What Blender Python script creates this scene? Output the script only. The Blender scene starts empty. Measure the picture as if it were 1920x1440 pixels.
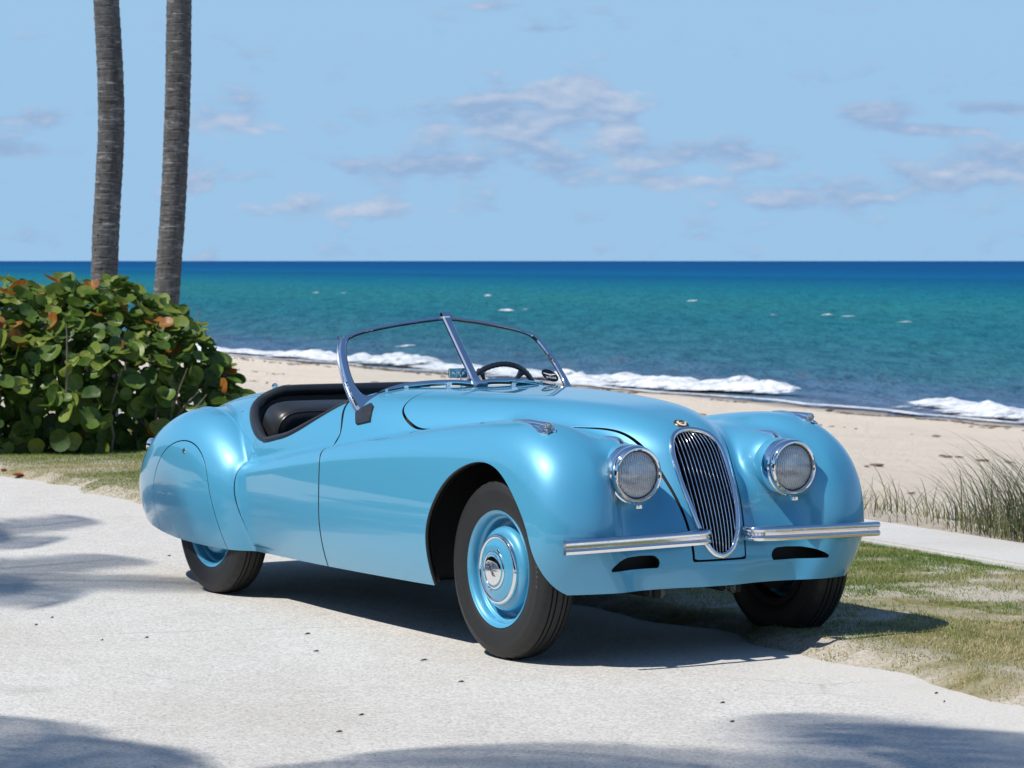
import bpy, bmesh, math, random, time
import numpy as np
from mathutils import Vector, Matrix
T0 = time.time()
R = math.radians
scn = bpy.context.scene
COL = scn.collection

# ------------------------------------------------------------------ camera
EYE = 1.525
cam_d = bpy.data.cameras.new('camera')
cam = bpy.data.objects.new('camera', cam_d)
COL.objects.link(cam)
cam.location = (0, 0, EYE)
cam.rotation_euler = (R(90) - math.atan(231 / 5450), 0, 0)
cam_d.sensor_fit = 'HORIZONTAL'
cam_d.sensor_width = 36
cam_d.lens = 5450 / 1920 * 36
cam_d.clip_start = 0.2
cam_d.clip_end = 60000
cam_d.dof.use_dof = True
cam_d.dof.focus_distance = 11.0
cam_d.dof.aperture_fstop = 11.0
scn.camera = cam

# ------------------------------------------------------------------ sun and sky
CAR_YAW = -1.0150
CAR_X, CAR_Y = 0.557, 11.46
SUN_EL = R(55.0)
_sx, _sy = math.sin(CAR_YAW), -math.cos(CAR_YAW)      # from the car towards its sunny side
_rx, _ry = -math.cos(CAR_YAW), -math.sin(CAR_YAW)       # and a little from behind it
_hx, _hy = _sx + .09 * _rx, _sy + .09 * _ry
_hl = math.hypot(_hx, _hy)
SUN = Vector((_hx / _hl * math.cos(SUN_EL), _hy / _hl * math.cos(SUN_EL), math.sin(SUN_EL)))
sun_d = bpy.data.lights.new('sun', 'SUN')
sun_d.energy = 4.4
sun_d.angle = R(0.5)
sun_d.color = (1.0, 0.955, 0.88)
sun = bpy.data.objects.new('sun', sun_d)
COL.objects.link(sun)
sun.location = SUN * 60
sun.rotation_euler = SUN.to_track_quat('Z', 'Y').to_euler()

world = bpy.data.worlds.new('World')
scn.world = world
world.use_nodes = True
wt = world.node_tree
wn, wl = wt.nodes, wt.links
wn.clear()
w_out = wn.new('ShaderNodeOutputWorld')
w_bg = wn.new('ShaderNodeBackground')
w_sky = wn.new('ShaderNodeTexSky')
w_sky.sky_type = 'NISHITA'
w_sky.sun_disc = False
w_sky.sun_elevation = SUN_EL
w_sky.sun_rotation = math.atan2(SUN.x, SUN.y)
w_sky.air_density = 1.0
w_sky.dust_density = 0.25
w_sky.ozone_density = 4.0
w_bg.inputs['Strength'].default_value = 0.112
wl.new(w_bg.outputs[0], w_out.inputs[0])

# clouds: small flat-bottomed fair-weather clouds low over the sea, all round the horizon
def wnode(t, **kw):
    n = wn.new(t)
    for k, v in kw.items():
        setattr(n, k, v)
    return n
def wmath(op, a, b=None, c=None, clamp=False):
    n = wnode('ShaderNodeMath', operation=op, use_clamp=clamp)
    for i, v in enumerate((a, b, c)):
        if v is None:
            continue
        if isinstance(v, (int, float)):
            n.inputs[i].default_value = v
        else:
            wl.new(v, n.inputs[i])
    return n.outputs[0]
w_tc = wnode('ShaderNodeTexCoord')
w_sep = wnode('ShaderNodeSeparateXYZ')
wl.new(w_tc.outputs['Generated'], w_sep.inputs[0])
w_az = wmath('ARCTAN2', w_sep.outputs[0], w_sep.outputs[1])            # degrees clockwise from +Y
w_az = wmath('MULTIPLY', w_az, 57.29578)
w_el = wmath('MULTIPLY', wmath('ARCSINE', w_sep.outputs[2]), 57.29578)
w_vec = wnode('ShaderNodeCombineXYZ')
wl.new(w_az, w_vec.inputs[0]); wl.new(w_el, w_vec.inputs[1])
w_map = wnode('ShaderNodeMapping')
w_map.inputs['Scale'].default_value = (0.62, 1.5, 1)
w_map.inputs['Location'].default_value = (3.1, 1.7, 0.4)
wl.new(w_vec.outputs[0], w_map.inputs[0])
w_n1 = wnode('ShaderNodeTexNoise')
w_n1.inputs['Scale'].default_value = 1.5
w_n1.inputs['Detail'].default_value = 8
w_n1.inputs['Roughness'].default_value = 0.54
wl.new(w_map.outputs[0], w_n1.inputs['Vector'])
w_n2 = wnode('ShaderNodeTexNoise')            # the same field a little higher up: where it thins out, the top is sunlit
w_n2.inputs['Scale'].default_value = 1.5
w_n2.inputs['Detail'].default_value = 5
w_n2.inputs['Roughness'].default_value = 0.54
w_off = wnode('ShaderNodeVectorMath', operation='ADD'); w_off.inputs[1].default_value = (-.05, .22, 0)
wl.new(w_map.outputs[0], w_off.inputs[0]); wl.new(w_off.outputs[0], w_n2.inputs['Vector'])
# named cloud banks (azimuth, elevation, half-width, half-height, weight, brightness)
BANKS = [(-0.2, 2.75, 2.3, 0.42, .42, 0.35), (1.15, 3.28, 1.1, .26, .5, 1.0), (2.1, 2.42, .35, .38, .42, 1.0), (3.7, 2.1, 1.5, .28, .34, .25),
         (3.0, 1.52, 1.2, .22, .36, .9), (7.1, 2.9, .7, .27, .42, .2), (8.4, 2.55, 1.3, .12, .30, .1), (9.3, 1.85, 1.6, .45, .36, .45),
         (-5.6, 2.75, .95, .34, .40, .7), (-6.2, 1.45, .5, .25, .34, .9), (-9.6, 2.15, 1.1, .2, .32, .2), (-1.2, 1.85, 2.2, .3, .30, .15),
         (-3.2, 1.05, 1.6, .3, .24, .8), (6.0, 1.25, 2.2, .4, .24, .3), (-9.3, 2.75, 1.0, .2, .22, .3), (9.6, 2.95, .9, .14, .34, .1), (0.8, 4.55, 1.3, .12, .22, .1), (-.6, 5.0, .8, .12, .26, .1)]
w_mask = None
w_lite = None
for az0, el0, hw, hh, wt_, br in BANKS:
    dx = wmath('DIVIDE', wmath('SUBTRACT', w_az, az0), hw)
    dy = wmath('DIVIDE', wmath('SUBTRACT', w_el, el0), hh)
    q = wmath('ADD', wmath('MULTIPLY', dx, dx), wmath('MULTIPLY', dy, dy))
    g = wmath('MULTIPLY', wmath('EXPONENT', wmath('MULTIPLY', q, -0.9)), wt_)
    gb = wmath('MULTIPLY', g, br)
    w_mask = g if w_mask is None else wmath('ADD', w_mask, g)
    w_lite = gb if w_lite is None else wmath('ADD', w_lite, gb)
w_low = wnode('ShaderNodeMapRange'); w_low.inputs[1].default_value = 9.0; w_low.inputs[2].default_value = 1.0
w_low.inputs[3].default_value = 0.0; w_low.inputs[4].default_value = 0.10
wl.new(w_el, w_low.inputs[0])
w_sum = wmath('ADD', wmath('ADD', w_n1.outputs[0], w_mask), w_low.outputs[0])
w_cov = wnode('ShaderNodeMapRange', interpolation_type='SMOOTHSTEP')
w_cov.inputs[1].default_value = 0.645; w_cov.inputs[2].default_value = 0.90
wl.new(w_sum, w_cov.inputs[0])
w_up = wmath('GREATER_THAN', w_el, 0.0)
w_fac = wmath('MULTIPLY', wmath('MULTIPLY', w_cov.outputs[0], w_up), 0.84)
w_br = wmath('DIVIDE', w_lite, wmath('ADD', w_mask, 0.08), clamp=True)
w_br2 = wmath('ADD', wmath('MULTIPLY', w_br, .62), wmath('MULTIPLY', wmath('SUBTRACT', w_n1.outputs[0], w_n2.outputs[0]), 2.2), clamp=True)
w_cc = wnode('ShaderNodeMix', data_type='RGBA')
w_cc.inputs[6].default_value = (2.32, 3.40, 5.22, 1)
w_cc.inputs[7].default_value = (4.9, 5.35, 6.3, 1)
wl.new(w_br2, w_cc.inputs[0])
# the clear air: deepen the Nishita horizon towards the blue of the photograph
w_hsv = wnode('ShaderNodeHueSaturation')
w_hsv.inputs['Saturation'].default_value = 1.08
w_hsv.inputs['Value'].default_value = 1.0
wl.new(w_sky.outputs[0], w_hsv.inputs['Color'])
w_mix = wnode('ShaderNodeMix', data_type='RGBA')
wl.new(w_fac, w_mix.inputs[0])
w_hz = wnode('ShaderNodeMapRange', interpolation_type='SMOOTHSTEP')
w_hz.inputs[1].default_value = 3.0; w_hz.inputs[2].default_value = 26.0; w_hz.inputs[3].default_value = 1.0; w_hz.inputs[4].default_value = 0.0
wl.new(w_el, w_hz.inputs[0])
w_air = wnode('ShaderNodeMix', data_type='RGBA')
wl.new(w_hz.outputs[0], w_air.inputs[0]); wl.new(w_hsv.outputs[0], w_air.inputs[6])
w_air.inputs[7].default_value = (2.64, 4.42, 6.38, 1)
wl.new(w_air.outputs[2], w_mix.inputs[6])
wl.new(w_cc.outputs[2], w_mix.inputs[7])
wl.new(w_mix.outputs[2], w_bg.inputs[0])

scn.view_settings.view_transform = 'Standard'
scn.view_settings.look = 'None'
scn.view_settings.gamma = 1
scn.view_settings.exposure = 0.17
scn.view_settings.use_curve_mapping = False
scn.render.engine = 'CYCLES'
scn.cycles.max_bounces = 10
scn.cycles.transparent_max_bounces = 24
scn.cycles.caustics_reflective = False
scn.cycles.caustics_refractive = False

# ------------------------------------------------------------------ helpers
def tag(o, label=None, cat=None, group=None, kind=None):
    if label: o['label'] = label
    if cat: o['category'] = cat
    if group: o['group'] = group
    if kind: o['kind'] = kind
    return o

def empty(name, loc=(0, 0, 0), rz=0.0, parent=None):
    o = bpy.data.objects.new(name, None)
    COL.objects.link(o)
    o.location = loc
    o.rotation_euler = (0, 0, rz)
    o.empty_display_size = 0.2
    if parent: o.parent = parent
    return o

def link_mesh(name, me, mat=None, parent=None, loc=None):
    o = bpy.data.objects.new(name, me)
    COL.objects.link(o)
    if mat is not None:
        for m in (mat if isinstance(mat, (list, tuple)) else [mat]):
            me.materials.append(m)
    if parent: o.parent = parent
    if loc is not None: o.location = loc
    return o

def np_mesh(name, V, F, N=None, smooth=True, mat_idx=None, sharp_edges=None):
    """V (n,3) array, F (m,k) array of one face size; N vertex normals"""
    me = bpy.data.meshes.new(name)
    V = np.ascontiguousarray(V, np.float32); F = np.ascontiguousarray(F, np.int32)
    k = F.shape[1]
    me.vertices.add(len(V)); me.vertices.foreach_set('co', V.ravel())
    me.loops.add(F.size); me.loops.foreach_set('vertex_index', F.ravel())
    me.polygons.add(len(F))
    me.polygons.foreach_set('loop_start', np.arange(0, F.size, k, dtype=np.int32))
    try:
        me.polygons.foreach_set('loop_total', np.full(len(F), k, np.int32))
    except Exception:
        pass
    me.polygons.foreach_set('use_smooth', np.full(len(F), smooth, bool))
    if mat_idx is not None:
        me.polygons.foreach_set('material_index', np.ascontiguousarray(mat_idx, np.int32))
    me.update(calc_edges=True)
    if N is not None:
        me.normals_split_custom_set_from_vertices([tuple(x) for x in np.asarray(N, float)])
    return me

class MB:
    """collects polygons, then links them as one mesh object"""
    def __init__(s): s.v = []; s.f = []; s.m = []; s.mi = 0
    def add(s, vs, fs):
        b = len(s.v); s.v += [tuple(v) for v in vs]; s.f += [tuple(i + b for i in f) for f in fs]; s.m += [s.mi] * len(fs)
    def box(s, c, d, rot=None):
        vs = []
        for z in (-.5, .5):
            for y in (-.5, .5):
                for x in (-.5, .5):
                    vs.append(Vector((x * d[0], y * d[1], z * d[2])))
        if rot is not None: vs = [rot @ v for v in vs]
        vs = [v + Vector(c) for v in vs]
        s.add(vs, [(0, 2, 3, 1), (4, 5, 7, 6), (0, 1, 5, 4), (2, 6, 7, 3), (0, 4, 6, 2), (1, 3, 7, 5)])
    def tube(s, pts, r, n=8, cap=True, sx=1.0, closed=False, up=(0, 0, 1)):
        """swept round (or flattened by sx) tube; r may be a list"""
        P = [Vector(p) for p in pts]; m = len(P)
        rr = r if isinstance(r, (list, tuple)) else [r] * m
        rings = []; ref = Vector(up)
        for i, p in enumerate(P):
            if closed: t = P[(i + 1) % m] - P[i - 1]
            else: t = P[min(i + 1, m - 1)] - P[max(i - 1, 0)]
            t.normalize()
            a = t.cross(ref)
            if a.length < 1e-4: a = t.cross(Vector((1, 0, 0)))
            a.normalize(); b = a.cross(t).normalized()
            rings.append([p + a * (math.cos(2 * math.pi * j / n) * rr[i] * sx) + b * (math.sin(2 * math.pi * j / n) * rr[i]) for j in range(n)])
        vs = [v for rg in rings for v in rg]; fs = []
        for i in range(m if closed else m - 1):
            k = (i + 1) % m
            for j in range(n):
                fs.append((i * n + j, i * n + (j + 1) % n, k * n + (j + 1) % n, k * n + j))
        if cap and not closed:
            fs.append(tuple(range(n - 1, -1, -1))); fs.append(tuple((m - 1) * n + j for j in range(n)))
        s.add(vs, fs)
    def lathe(s, prof, n=48, M=None, closed=False):
        """prof: (r, h) pairs turned about local Z; M places it"""
        M = M or Matrix.Identity(4); vs = []; fs = []
        for r, h in prof:
            for j in range(n):
                a = 2 * math.pi * j / n
                vs.append(M @ Vector((r * math.cos(a), r * math.sin(a), h)))
        m = len(prof)
        for i in range(m if closed else m - 1):
            k = (i + 1) % m
            for j in range(n):
                fs.append((i * n + j, i * n + (j + 1) % n, k * n + (j + 1) % n, k * n + j))
        s.add(vs, fs)
    def build(s, name, mat=None, parent=None, smooth=True, angle=35, loc=None, weld=True):
        me = bpy.data.meshes.new(name)
        me.from_pydata(s.v, [], s.f)
        if any(s.m): me.polygons.foreach_set('material_index', s.m)
        if weld:
            bm = bmesh.new(); bm.from_mesh(me)
            bmesh.ops.remove_doubles(bm, verts=bm.verts, dist=1e-6)
            bmesh.ops.dissolve_degenerate(bm, edges=bm.edges, dist=1e-7)
            bmesh.ops.recalc_face_normals(bm, faces=bm.faces)
            bm.to_mesh(me); bm.free()
        if smooth:
            me.polygons.foreach_set('use_smooth', [True] * len(me.polygons))
            me.update()
            me.set_sharp_from_angle(angle=R(angle))
        me.update()
        return link_mesh(name, me, mat, parent, loc)

# ------------------------------------------------------------------ materials
def new_mat(name):
    m = bpy.data.materials.new(name); m.use_nodes = True
    nt = m.node_tree
    b = nt.nodes['Principled BSDF']
    return m, nt, b

def simple(name, col, rough=.5, metal=0.0, coat=0.0, spec=None, noise=None, bump=None):
    m, nt, b = new_mat(name)
    b.inputs['Base Color'].default_value = (*col, 1)
    b.inputs['Roughness'].default_value = rough
    b.inputs['Metallic'].default_value = metal
    b.inputs['Coat Weight'].default_value = coat
    b.inputs['Coat Roughness'].default_value = .03
    if spec is not None: b.inputs['Specular IOR Level'].default_value = spec
    if noise:
        sc, amt = noise
        tc = nt.nodes.new('ShaderNodeTexCoord')
        n = nt.nodes.new('ShaderNodeTexNoise'); n.inputs['Scale'].default_value = sc; n.inputs['Detail'].default_value = 6
        nt.links.new(tc.outputs['Object'], n.inputs['Vector'])
        mx = nt.nodes.new('ShaderNodeMix'); mx.data_type = 'RGBA'
        mx.inputs[6].default_value = (*[c * (1 - amt) for c in col], 1)
        mx.inputs[7].default_value = (*[min(1, c * (1 + amt)) for c in col], 1)
        nt.links.new(n.outputs[0], mx.inputs[0]); nt.links.new(mx.outputs[2], b.inputs['Base Color'])
    if bump:
        sc, st, dist = bump
        tc = nt.nodes.new('ShaderNodeTexCoord')
        n = nt.nodes.new('ShaderNodeTexNoise'); n.inputs['Scale'].default_value = sc; n.inputs['Detail'].default_value = 5
        nt.links.new(tc.outputs['Object'], n.inputs['Vector'])
        bp = nt.nodes.new('ShaderNodeBump'); bp.inputs['Strength'].default_value = st; bp.inputs['Distance'].default_value = dist
        nt.links.new(n.outputs[0], bp.inputs['Height']); nt.links.new(bp.outputs[0], b.inputs['Normal'])
    return m

class NT:
    """tiny node-graph helper for one material"""
    def __init__(s, nt): s.nt = nt
    def n(s, t, **kw):
        x = s.nt.nodes.new(t)
        for k, v in kw.items(): setattr(x, k, v)
        return x
    def l(s, a, b): s.nt.links.new(a, b)
    def math(s, op, a, b=None, clamp=False):
        x = s.n('ShaderNodeMath', operation=op, use_clamp=clamp)
        for i, v in enumerate((a, b)):
            if v is None: continue
            if isinstance(v, (int, float)): x.inputs[i].default_value = v
            else: s.l(v, x.inputs[i])
        return x.outputs[0]
    def noise(s, vec, scale, detail=5, rough=.55, dist=0.0):
        x = s.n('ShaderNodeTexNoise')
        x.inputs['Scale'].default_value = scale; x.inputs['Detail'].default_value = detail
        x.inputs['Roughness'].default_value = rough; x.inputs['Distortion'].default_value = dist
        if vec is not None: s.l(vec, x.inputs['Vector'])
        return x.outputs[0]
    def mapping(s, vec, scale=(1, 1, 1), loc=(0, 0, 0), rot=(0, 0, 0)):
        x = s.n('ShaderNodeMapping')
        x.inputs['Scale'].default_value = scale; x.inputs['Location'].default_value = loc; x.inputs['Rotation'].default_value = rot
        s.l(vec, x.inputs[0]); return x.outputs[0]
    def ramp(s, fac, stops, interp='LINEAR'):
        x = s.n('ShaderNodeValToRGB'); cr = x.color_ramp; cr.interpolation = interp
        while len(cr.elements) < len(stops): cr.elements.new(.5)
        for e, (p, c) in zip(cr.elements, stops):
            e.position = p; e.color = (*c, 1) if len(c) == 3 else c
        s.l(fac, x.inputs[0]); return x.outputs[0]
    def mix(s, fac, a, b, blend='MIX'):
        x = s.n('ShaderNodeMix', data_type='RGBA', blend_type=blend)
        for i, v in ((0, fac), (6, a), (7, b)):
            if isinstance(v, (int, float)): x.inputs[i].default_value = v
            elif isinstance(v, tuple): x.inputs[i].default_value = (*v, 1) if len(v) == 3 else v
            else: s.l(v, x.inputs[i])
        return x.outputs[2]
    def rng(s, v, a, b, c=0.0, d=1.0, smooth=False):
        x = s.n('ShaderNodeMapRange')
        if smooth: x.interpolation_type = 'SMOOTHSTEP'
        for i, q in ((1, a), (2, b), (3, c), (4, d)): x.inputs[i].default_value = q
        s.l(v, x.inputs[0]); return x.outputs[0]
    def bump(s, h, strength, dist, normal=None):
        x = s.n('ShaderNodeBump'); x.inputs['Strength'].default_value = strength; x.inputs['Distance'].default_value = dist
        s.l(h, x.inputs['Height'])
        if normal is not None: s.l(normal, x.inputs['Normal'])
        return x.outputs[0]

# paint: light metallic blue under clear coat
M_PAINT, nt, b = new_mat('blue metallic paint')
g = NT(nt)
tc = g.n('ShaderNodeTexCoord')
fl = g.noise(tc.outputs['Object'], 2600, 2)
fcol = g.mix(g.rng(fl, .35, .65), (0.062, 0.335, 0.540), (0.086, 0.392, 0.600))
g.l(fcol, b.inputs['Base Color'])
b.inputs['Metallic'].default_value = 0.21
b.inputs['Roughness'].default_value = 0.42
b.inputs['Specular IOR Level'].default_value = 0.70
b.inputs['Coat Weight'].default_value = 1.0
b.inputs['Coat Roughness'].default_value = 0.006
b.inputs['Coat IOR'].default_value = 1.50
M_CHROME = simple('chrome', (.90, .90, .91), .035, 1.0)
M_CHROME_SOFT = simple('worn chrome', (.80, .80, .80), .16, 1.0)
M_RUBBER = simple('tyre rubber', (.013, .013, .0135), .58, noise=(9, .25), bump=(160, .12, .002))
M_SEAL = simple('black rubber seal', (.018, .018, .019), .38)
M_BLACK = simple('black underbody paint', (.010, .010, .011), .75)
M_LEATHER = simple('black leather', (.020, .021, .024), .36, bump=(420, .22, .0015), noise=(30, .2))
M_CARPET = simple('black carpet', (.012, .012, .015), .95, bump=(300, .5, .004))
M_BAKELITE = simple('black bakelite', (.012, .012, .013), .22, coat=.4)
M_REDLENS = simple('red lens', (.35, .01, .012), .12)
M_REDLENS.node_tree.nodes['Principled BSDF'].inputs['Transmission Weight'].default_value = .5
M_CREAM = simple('cream enamel', (.72, .66, .50), .25)
M_BRONZE = simple('dark bronze', (.20, .13, .07), .3, .8)
M_WHITE = simple('white print', (.75, .75, .74), .5)
M_REFLECTOR = simple('silvered reflector', (.93, .93, .92), .10, 1.0)
def glass_mat(name, col, rough, thin):
    m, nt, b = new_mat(name)
    g = NT(nt)
    nt.nodes.remove(b)
    out = nt.nodes['Material Output']
    tr = g.n('ShaderNodeBsdfTransparent'); tr.inputs[0].default_value = (*col, 1)
    gl = g.n('ShaderNodeBsdfGlossy'); gl.inputs['Roughness'].default_value = rough
    fr = g.n('ShaderNodeFresnel'); ge = g.n('ShaderNodeNewGeometry'); g.l(g.rng(ge.outputs['Backfacing'], 0, 1, 1.5, 1 / 1.5), fr.inputs[0])
    mx = g.n('ShaderNodeMixShader')
    g.l(g.math('MULTIPLY', fr.outputs[0], thin), mx.inputs[0]); g.l(tr.outputs[0], mx.inputs[1]); g.l(gl.outputs[0], mx.inputs[2])
    g.l(mx.outputs[0], out.inputs[0])
    return m
M_GLASS = glass_mat('windscreen glass', (.93, .96, .95), 0.0, 1.0)
def lens_mat():
    m, nt, b = new_mat('fluted headlight glass'); g = NT(nt); nt.nodes.remove(b); out = nt.nodes['Material Output']
    tc = g.n('ShaderNodeTexCoord')
    wv = g.n('ShaderNodeTexWave'); wv.inputs['Scale'].default_value = 34; wv.bands_direction = 'Y'; wv.inputs['Distortion'].default_value = .6
    g.l(tc.outputs['Object'], wv.inputs[0]); bp = g.bump(wv.outputs[0], .5, .003)
    tr = g.n('ShaderNodeBsdfTransparent'); tr.inputs[0].default_value = (.94, .96, .98, 1)
    gl = g.n('ShaderNodeBsdfGlossy'); gl.inputs['Roughness'].default_value = .03; g.l(bp, gl.inputs['Normal'])
    mx = g.n('ShaderNodeMixShader'); mx.inputs[0].default_value = .24
    g.l(tr.outputs[0], mx.inputs[1]); g.l(gl.outputs[0], mx.inputs[2])
    df = g.n('ShaderNodeBsdfDiffuse'); df.inputs[0].default_value = (.74, .76, .80, 1); g.l(bp, df.inputs['Normal'])     # pale diffuse painted in to brighten the lens, banded like its flutes
    wz = g.n('ShaderNodeTexWave'); wz.inputs['Scale'].default_value = 5; wz.bands_direction = 'Z'; wz.inputs['Distortion'].default_value = 6; g.l(tc.outputs['Object'], wz.inputs[0])
    m2 = g.n('ShaderNodeMixShader'); nz = g.noise(g.mapping(tc.outputs['Object'], (1, 1, 3.2)), 14, 4, .6); g.l(g.rng(g.math('ADD', g.math('MULTIPLY', wv.outputs[0], .45), g.math('ADD', g.math('MULTIPLY', wz.outputs[0], .35), nz)), .55, 1.15, .06, .48), m2.inputs[0]); g.l(mx.outputs[0], m2.inputs[1]); g.l(df.outputs[0], m2.inputs[2]); g.l(m2.outputs[0], out.inputs[0]); return m
M_LENS = lens_mat()
nt = M_REFLECTOR.node_tree; g = NT(nt); b = nt.nodes['Principled BSDF']
b.inputs['Metallic'].default_value = .45; b.inputs['Roughness'].default_value = .25
tc = g.n('ShaderNodeTexCoord')
w1 = g.n('ShaderNodeTexWave'); w1.bands_direction = 'Y'; w1.inputs['Scale'].default_value = 30; w1.inputs['Distortion'].default_value = 2.5; g.l(tc.outputs['Object'], w1.inputs[0])
w2 = g.n('ShaderNodeTexWave'); w2.bands_direction = 'Z'; w2.inputs['Scale'].default_value = 7; w2.inputs['Distortion'].default_value = 3; g.l(tc.outputs['Object'], w2.inputs[0])
g.l(g.bump(w2.outputs[0], .7, .02, g.bump(w1.outputs[0], .8, .006)), b.inputs['Normal'])
# ================================================================== ground, beach, sea
rng = np.random.default_rng(7)
NS = Vector((.908, .419, 0)); TS = Vector((-.419, .908, 0))      # seaward, and along the shore
def W(s, t, z=0.0): return (NS.x * s + TS.x * t, NS.y * s + TS.y * t, z)

def val_noise(x, y, seed=0):
    """smooth 2-D value noise in -1..1"""
    x = np.asarray(x, float); y = np.asarray(y, float)
    xi = np.floor(x).astype(np.int64); yi = np.floor(y).astype(np.int64); fx = x - xi; fy = y - yi
    def h(a, b):
        n = (a * 374761393 + b * 668265263 + seed * 1442695041) & 0x7fffffff
        n = ((n ^ (n >> 13)) * 1274126177) & 0x7fffffff; n = n ^ (n >> 16)
        return (n & 0xffff) / 32767.5 - 1
    ux = fx * fx * (3 - 2 * fx); uy = fy * fy * (3 - 2 * fy)
    return (h(xi, yi) * (1 - ux) + h(xi + 1, yi) * ux) * (1 - uy) + (h(xi, yi + 1) * (1 - ux) + h(xi + 1, yi + 1) * ux) * uy
def fbm(x, y, seed=0, oct=4):
    a, t, s = 1.0, 0.0, 0.0
    for k in range(oct): t = t + a * val_noise(x * 2 ** k, y * 2 ** k, seed + k); s += a; a *= .5
    return t / s

def grid_obj(name, S, T, zf, mat, kind='structure', sf=None):
    SS, TT = np.meshgrid(S, T, indexing='ij'); Z = zf(SS, TT)
    if sf is not None: SS = SS + sf(SS, TT)
    V = np.stack([NS.x * SS + TS.x * TT, NS.y * SS + TS.y * TT, Z], -1).reshape(-1, 3)
    n, m = len(S), len(T); i = np.arange((n - 1) * (m - 1)); a = (i // (m - 1)) * m + i % (m - 1)
    F = np.stack([a, a + m, a + m + 1, a + 1], 1)
    o = link_mesh(name, np_mesh(name, V, F), mat); o['kind'] = kind; return o

# --- pale asphalt path
M_PATH, nt, b = new_mat('pale worn asphalt'); g = NT(nt)
tc = g.n('ShaderNodeTexCoord'); P = tc.outputs['Object']
vo = g.n('ShaderNodeTexVoronoi'); vo.inputs['Scale'].default_value = 120; vo.feature = 'F1'; g.l(P, vo.inputs['Vector'])
vs_ = g.n('ShaderNodeSeparateColor'); g.l(vo.outputs['Color'], vs_.inputs[0])
n1 = g.noise(P, 75, 5, .75); n2 = g.noise(P, .7, 4, .6); n3 = g.noise(P, 5, 4, .6)
grit = g.math('ADD', g.math('MULTIPLY', vs_.outputs[0], .55), g.math('MULTIPLY', n1, .9))
c1 = g.ramp(grit, [(.28, (.24, .232, .215)), (.50, (.47, .456, .43)), (.70, (.56, .546, .518)), (.95, (.66, .645, .615))])
c2 = g.mix(g.rng(n2, .35, .7), c1, g.mix(1.0, c1, (.90, .885, .86), 'MULTIPLY'))
c3 = g.mix(g.rng(n3, .52, .75, 0, .35), c2, g.mix(1.0, c2, (.80, .79, .78), 'MULTIPLY'))
n4 = g.noise(g.mapping(P, (1, .16, 1), rot=(0, 0, R(-31.8))), .9, 4, .6)      # long worn wheel lanes
c3 = g.mix(g.rng(n4, .48, .68, 0, .6), c3, g.mix(1.0, c3, (.86, .85, .84), 'MULTIPLY'))
st_ = g.n('ShaderNodeTexVoronoi'); st_.inputs['Scale'].default_value = .9; g.l(P, st_.inputs['Vector'])
c3 = g.mix(g.rng(g.math('ADD', st_.outputs[0], g.math('MULTIPLY', g.noise(P, 4, 4), .12)), .10, .20, .22, 0), c3, (.22, .21, .20))
# hairline cracks
vc = g.n('ShaderNodeTexVoronoi'); vc.feature = 'DISTANCE_TO_EDGE'; vc.inputs['Scale'].default_value = .55
wob = g.mix(.12, P, g.n('ShaderNodeTexNoise').outputs['Color']); g.l(wob, vc.inputs['Vector'])
crk = g.math('MULTIPLY', g.rng(vc.outputs[0], .0, .0045, 1, 0), g.rng(g.noise(P, 1.1, 3), .52, .62))
c4 = g.mix(g.math('MULTIPLY', crk, .45), c3, (.16, .155, .145))
# blown sand towards the lawn
sp = g.n('ShaderNodeSeparateXYZ'); g.l(P, sp.inputs[0])
sd = g.math('ADD', g.math('MULTIPLY', sp.outputs[0], .908), g.math('MULTIPLY', sp.outputs[1], .419))
sand = g.rng(g.math('ADD', sd, g.math('MULTIPLY', g.math('SUBTRACT', g.noise(P, 1.6, 6, .65), .5), 2.4)), 4.9, 5.9, 0, .8, True)
c5 = g.mix(sand, c4, g.mix(g.rng(n1, .3, .7), (.50, .475, .43), (.62, .60, .56)))
g.l(c5, b.inputs['Base Color']); b.inputs['Roughness'].default_value = .95; b.inputs['Specular IOR Level'].default_value = .15
g.l(g.bump(grit, .35, .005), b.inputs['Normal'])
mb = MB(); mb.add([(-700, -800, 0), (0, -800, 0), W(-2, -120), W(6.6, -120), W(6.6, 300), W(-2, 300), (-700, 300, 0)], [(0, 1, 2, 3, 4, 5, 6)])
road = mb.build('path', M_PATH, smooth=False, weld=False); road['kind'] = 'structure'

# --- lawn soil (gently uneven, its ragged edge runs onto the path)
M_SOIL, nt, b = new_mat('sandy lawn soil'); g = NT(nt)
tc = g.n('ShaderNodeTexCoord'); P = tc.outputs['Object']
n1 = g.noise(P, 60, 6, .7); n2 = g.noise(P, 1.3, 5, .6); n3 = g.noise(P, 9, 5, .65)
cs = g.ramp(n1, [(.3, (.34, .29, .22)), (.5, (.52, .47, .39)), (.7, (.66, .62, .55))])
cg = g.ramp(n3, [(.3, (.15, .165, .06)), (.6, (.30, .26, .13))])
g.l(g.mix(g.rng(n2, .44, .60), cs, cg), b.inputs['Base Color']); b.inputs['Roughness'].default_value = .95; b.inputs['Specular IOR Level'].default_value = .1
g.l(g.bump(g.math('ADD', n1, n3), .8, .02), b.inputs['Normal'])
def edge_s(t): return 5.72 - .012 * (t - 9) + .22 * fbm(t * .55, t * 0 + 3.1, 11, 3) + .17 * fbm(t * 2.3, t * 0 + 1.7, 5, 4) + np.where(t > 16.5, -.12 * (t - 16.5) * .3, 0)
def lawn_z(S, T):
    d = S - edge_s(T)
    return np.clip(d * .35, -.02, .045) * np.clip((8.25 - S) * 3, .2, 1) + .010 * fbm(S * 2.2, T * 2.2, 21) + .006
lawn = grid_obj('lawn_soil', np.linspace(5.0, 8.16, 90), np.r_[-120, -60, np.linspace(-30, 60, 900), 100, 200, 300], lawn_z, M_SOIL)

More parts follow.
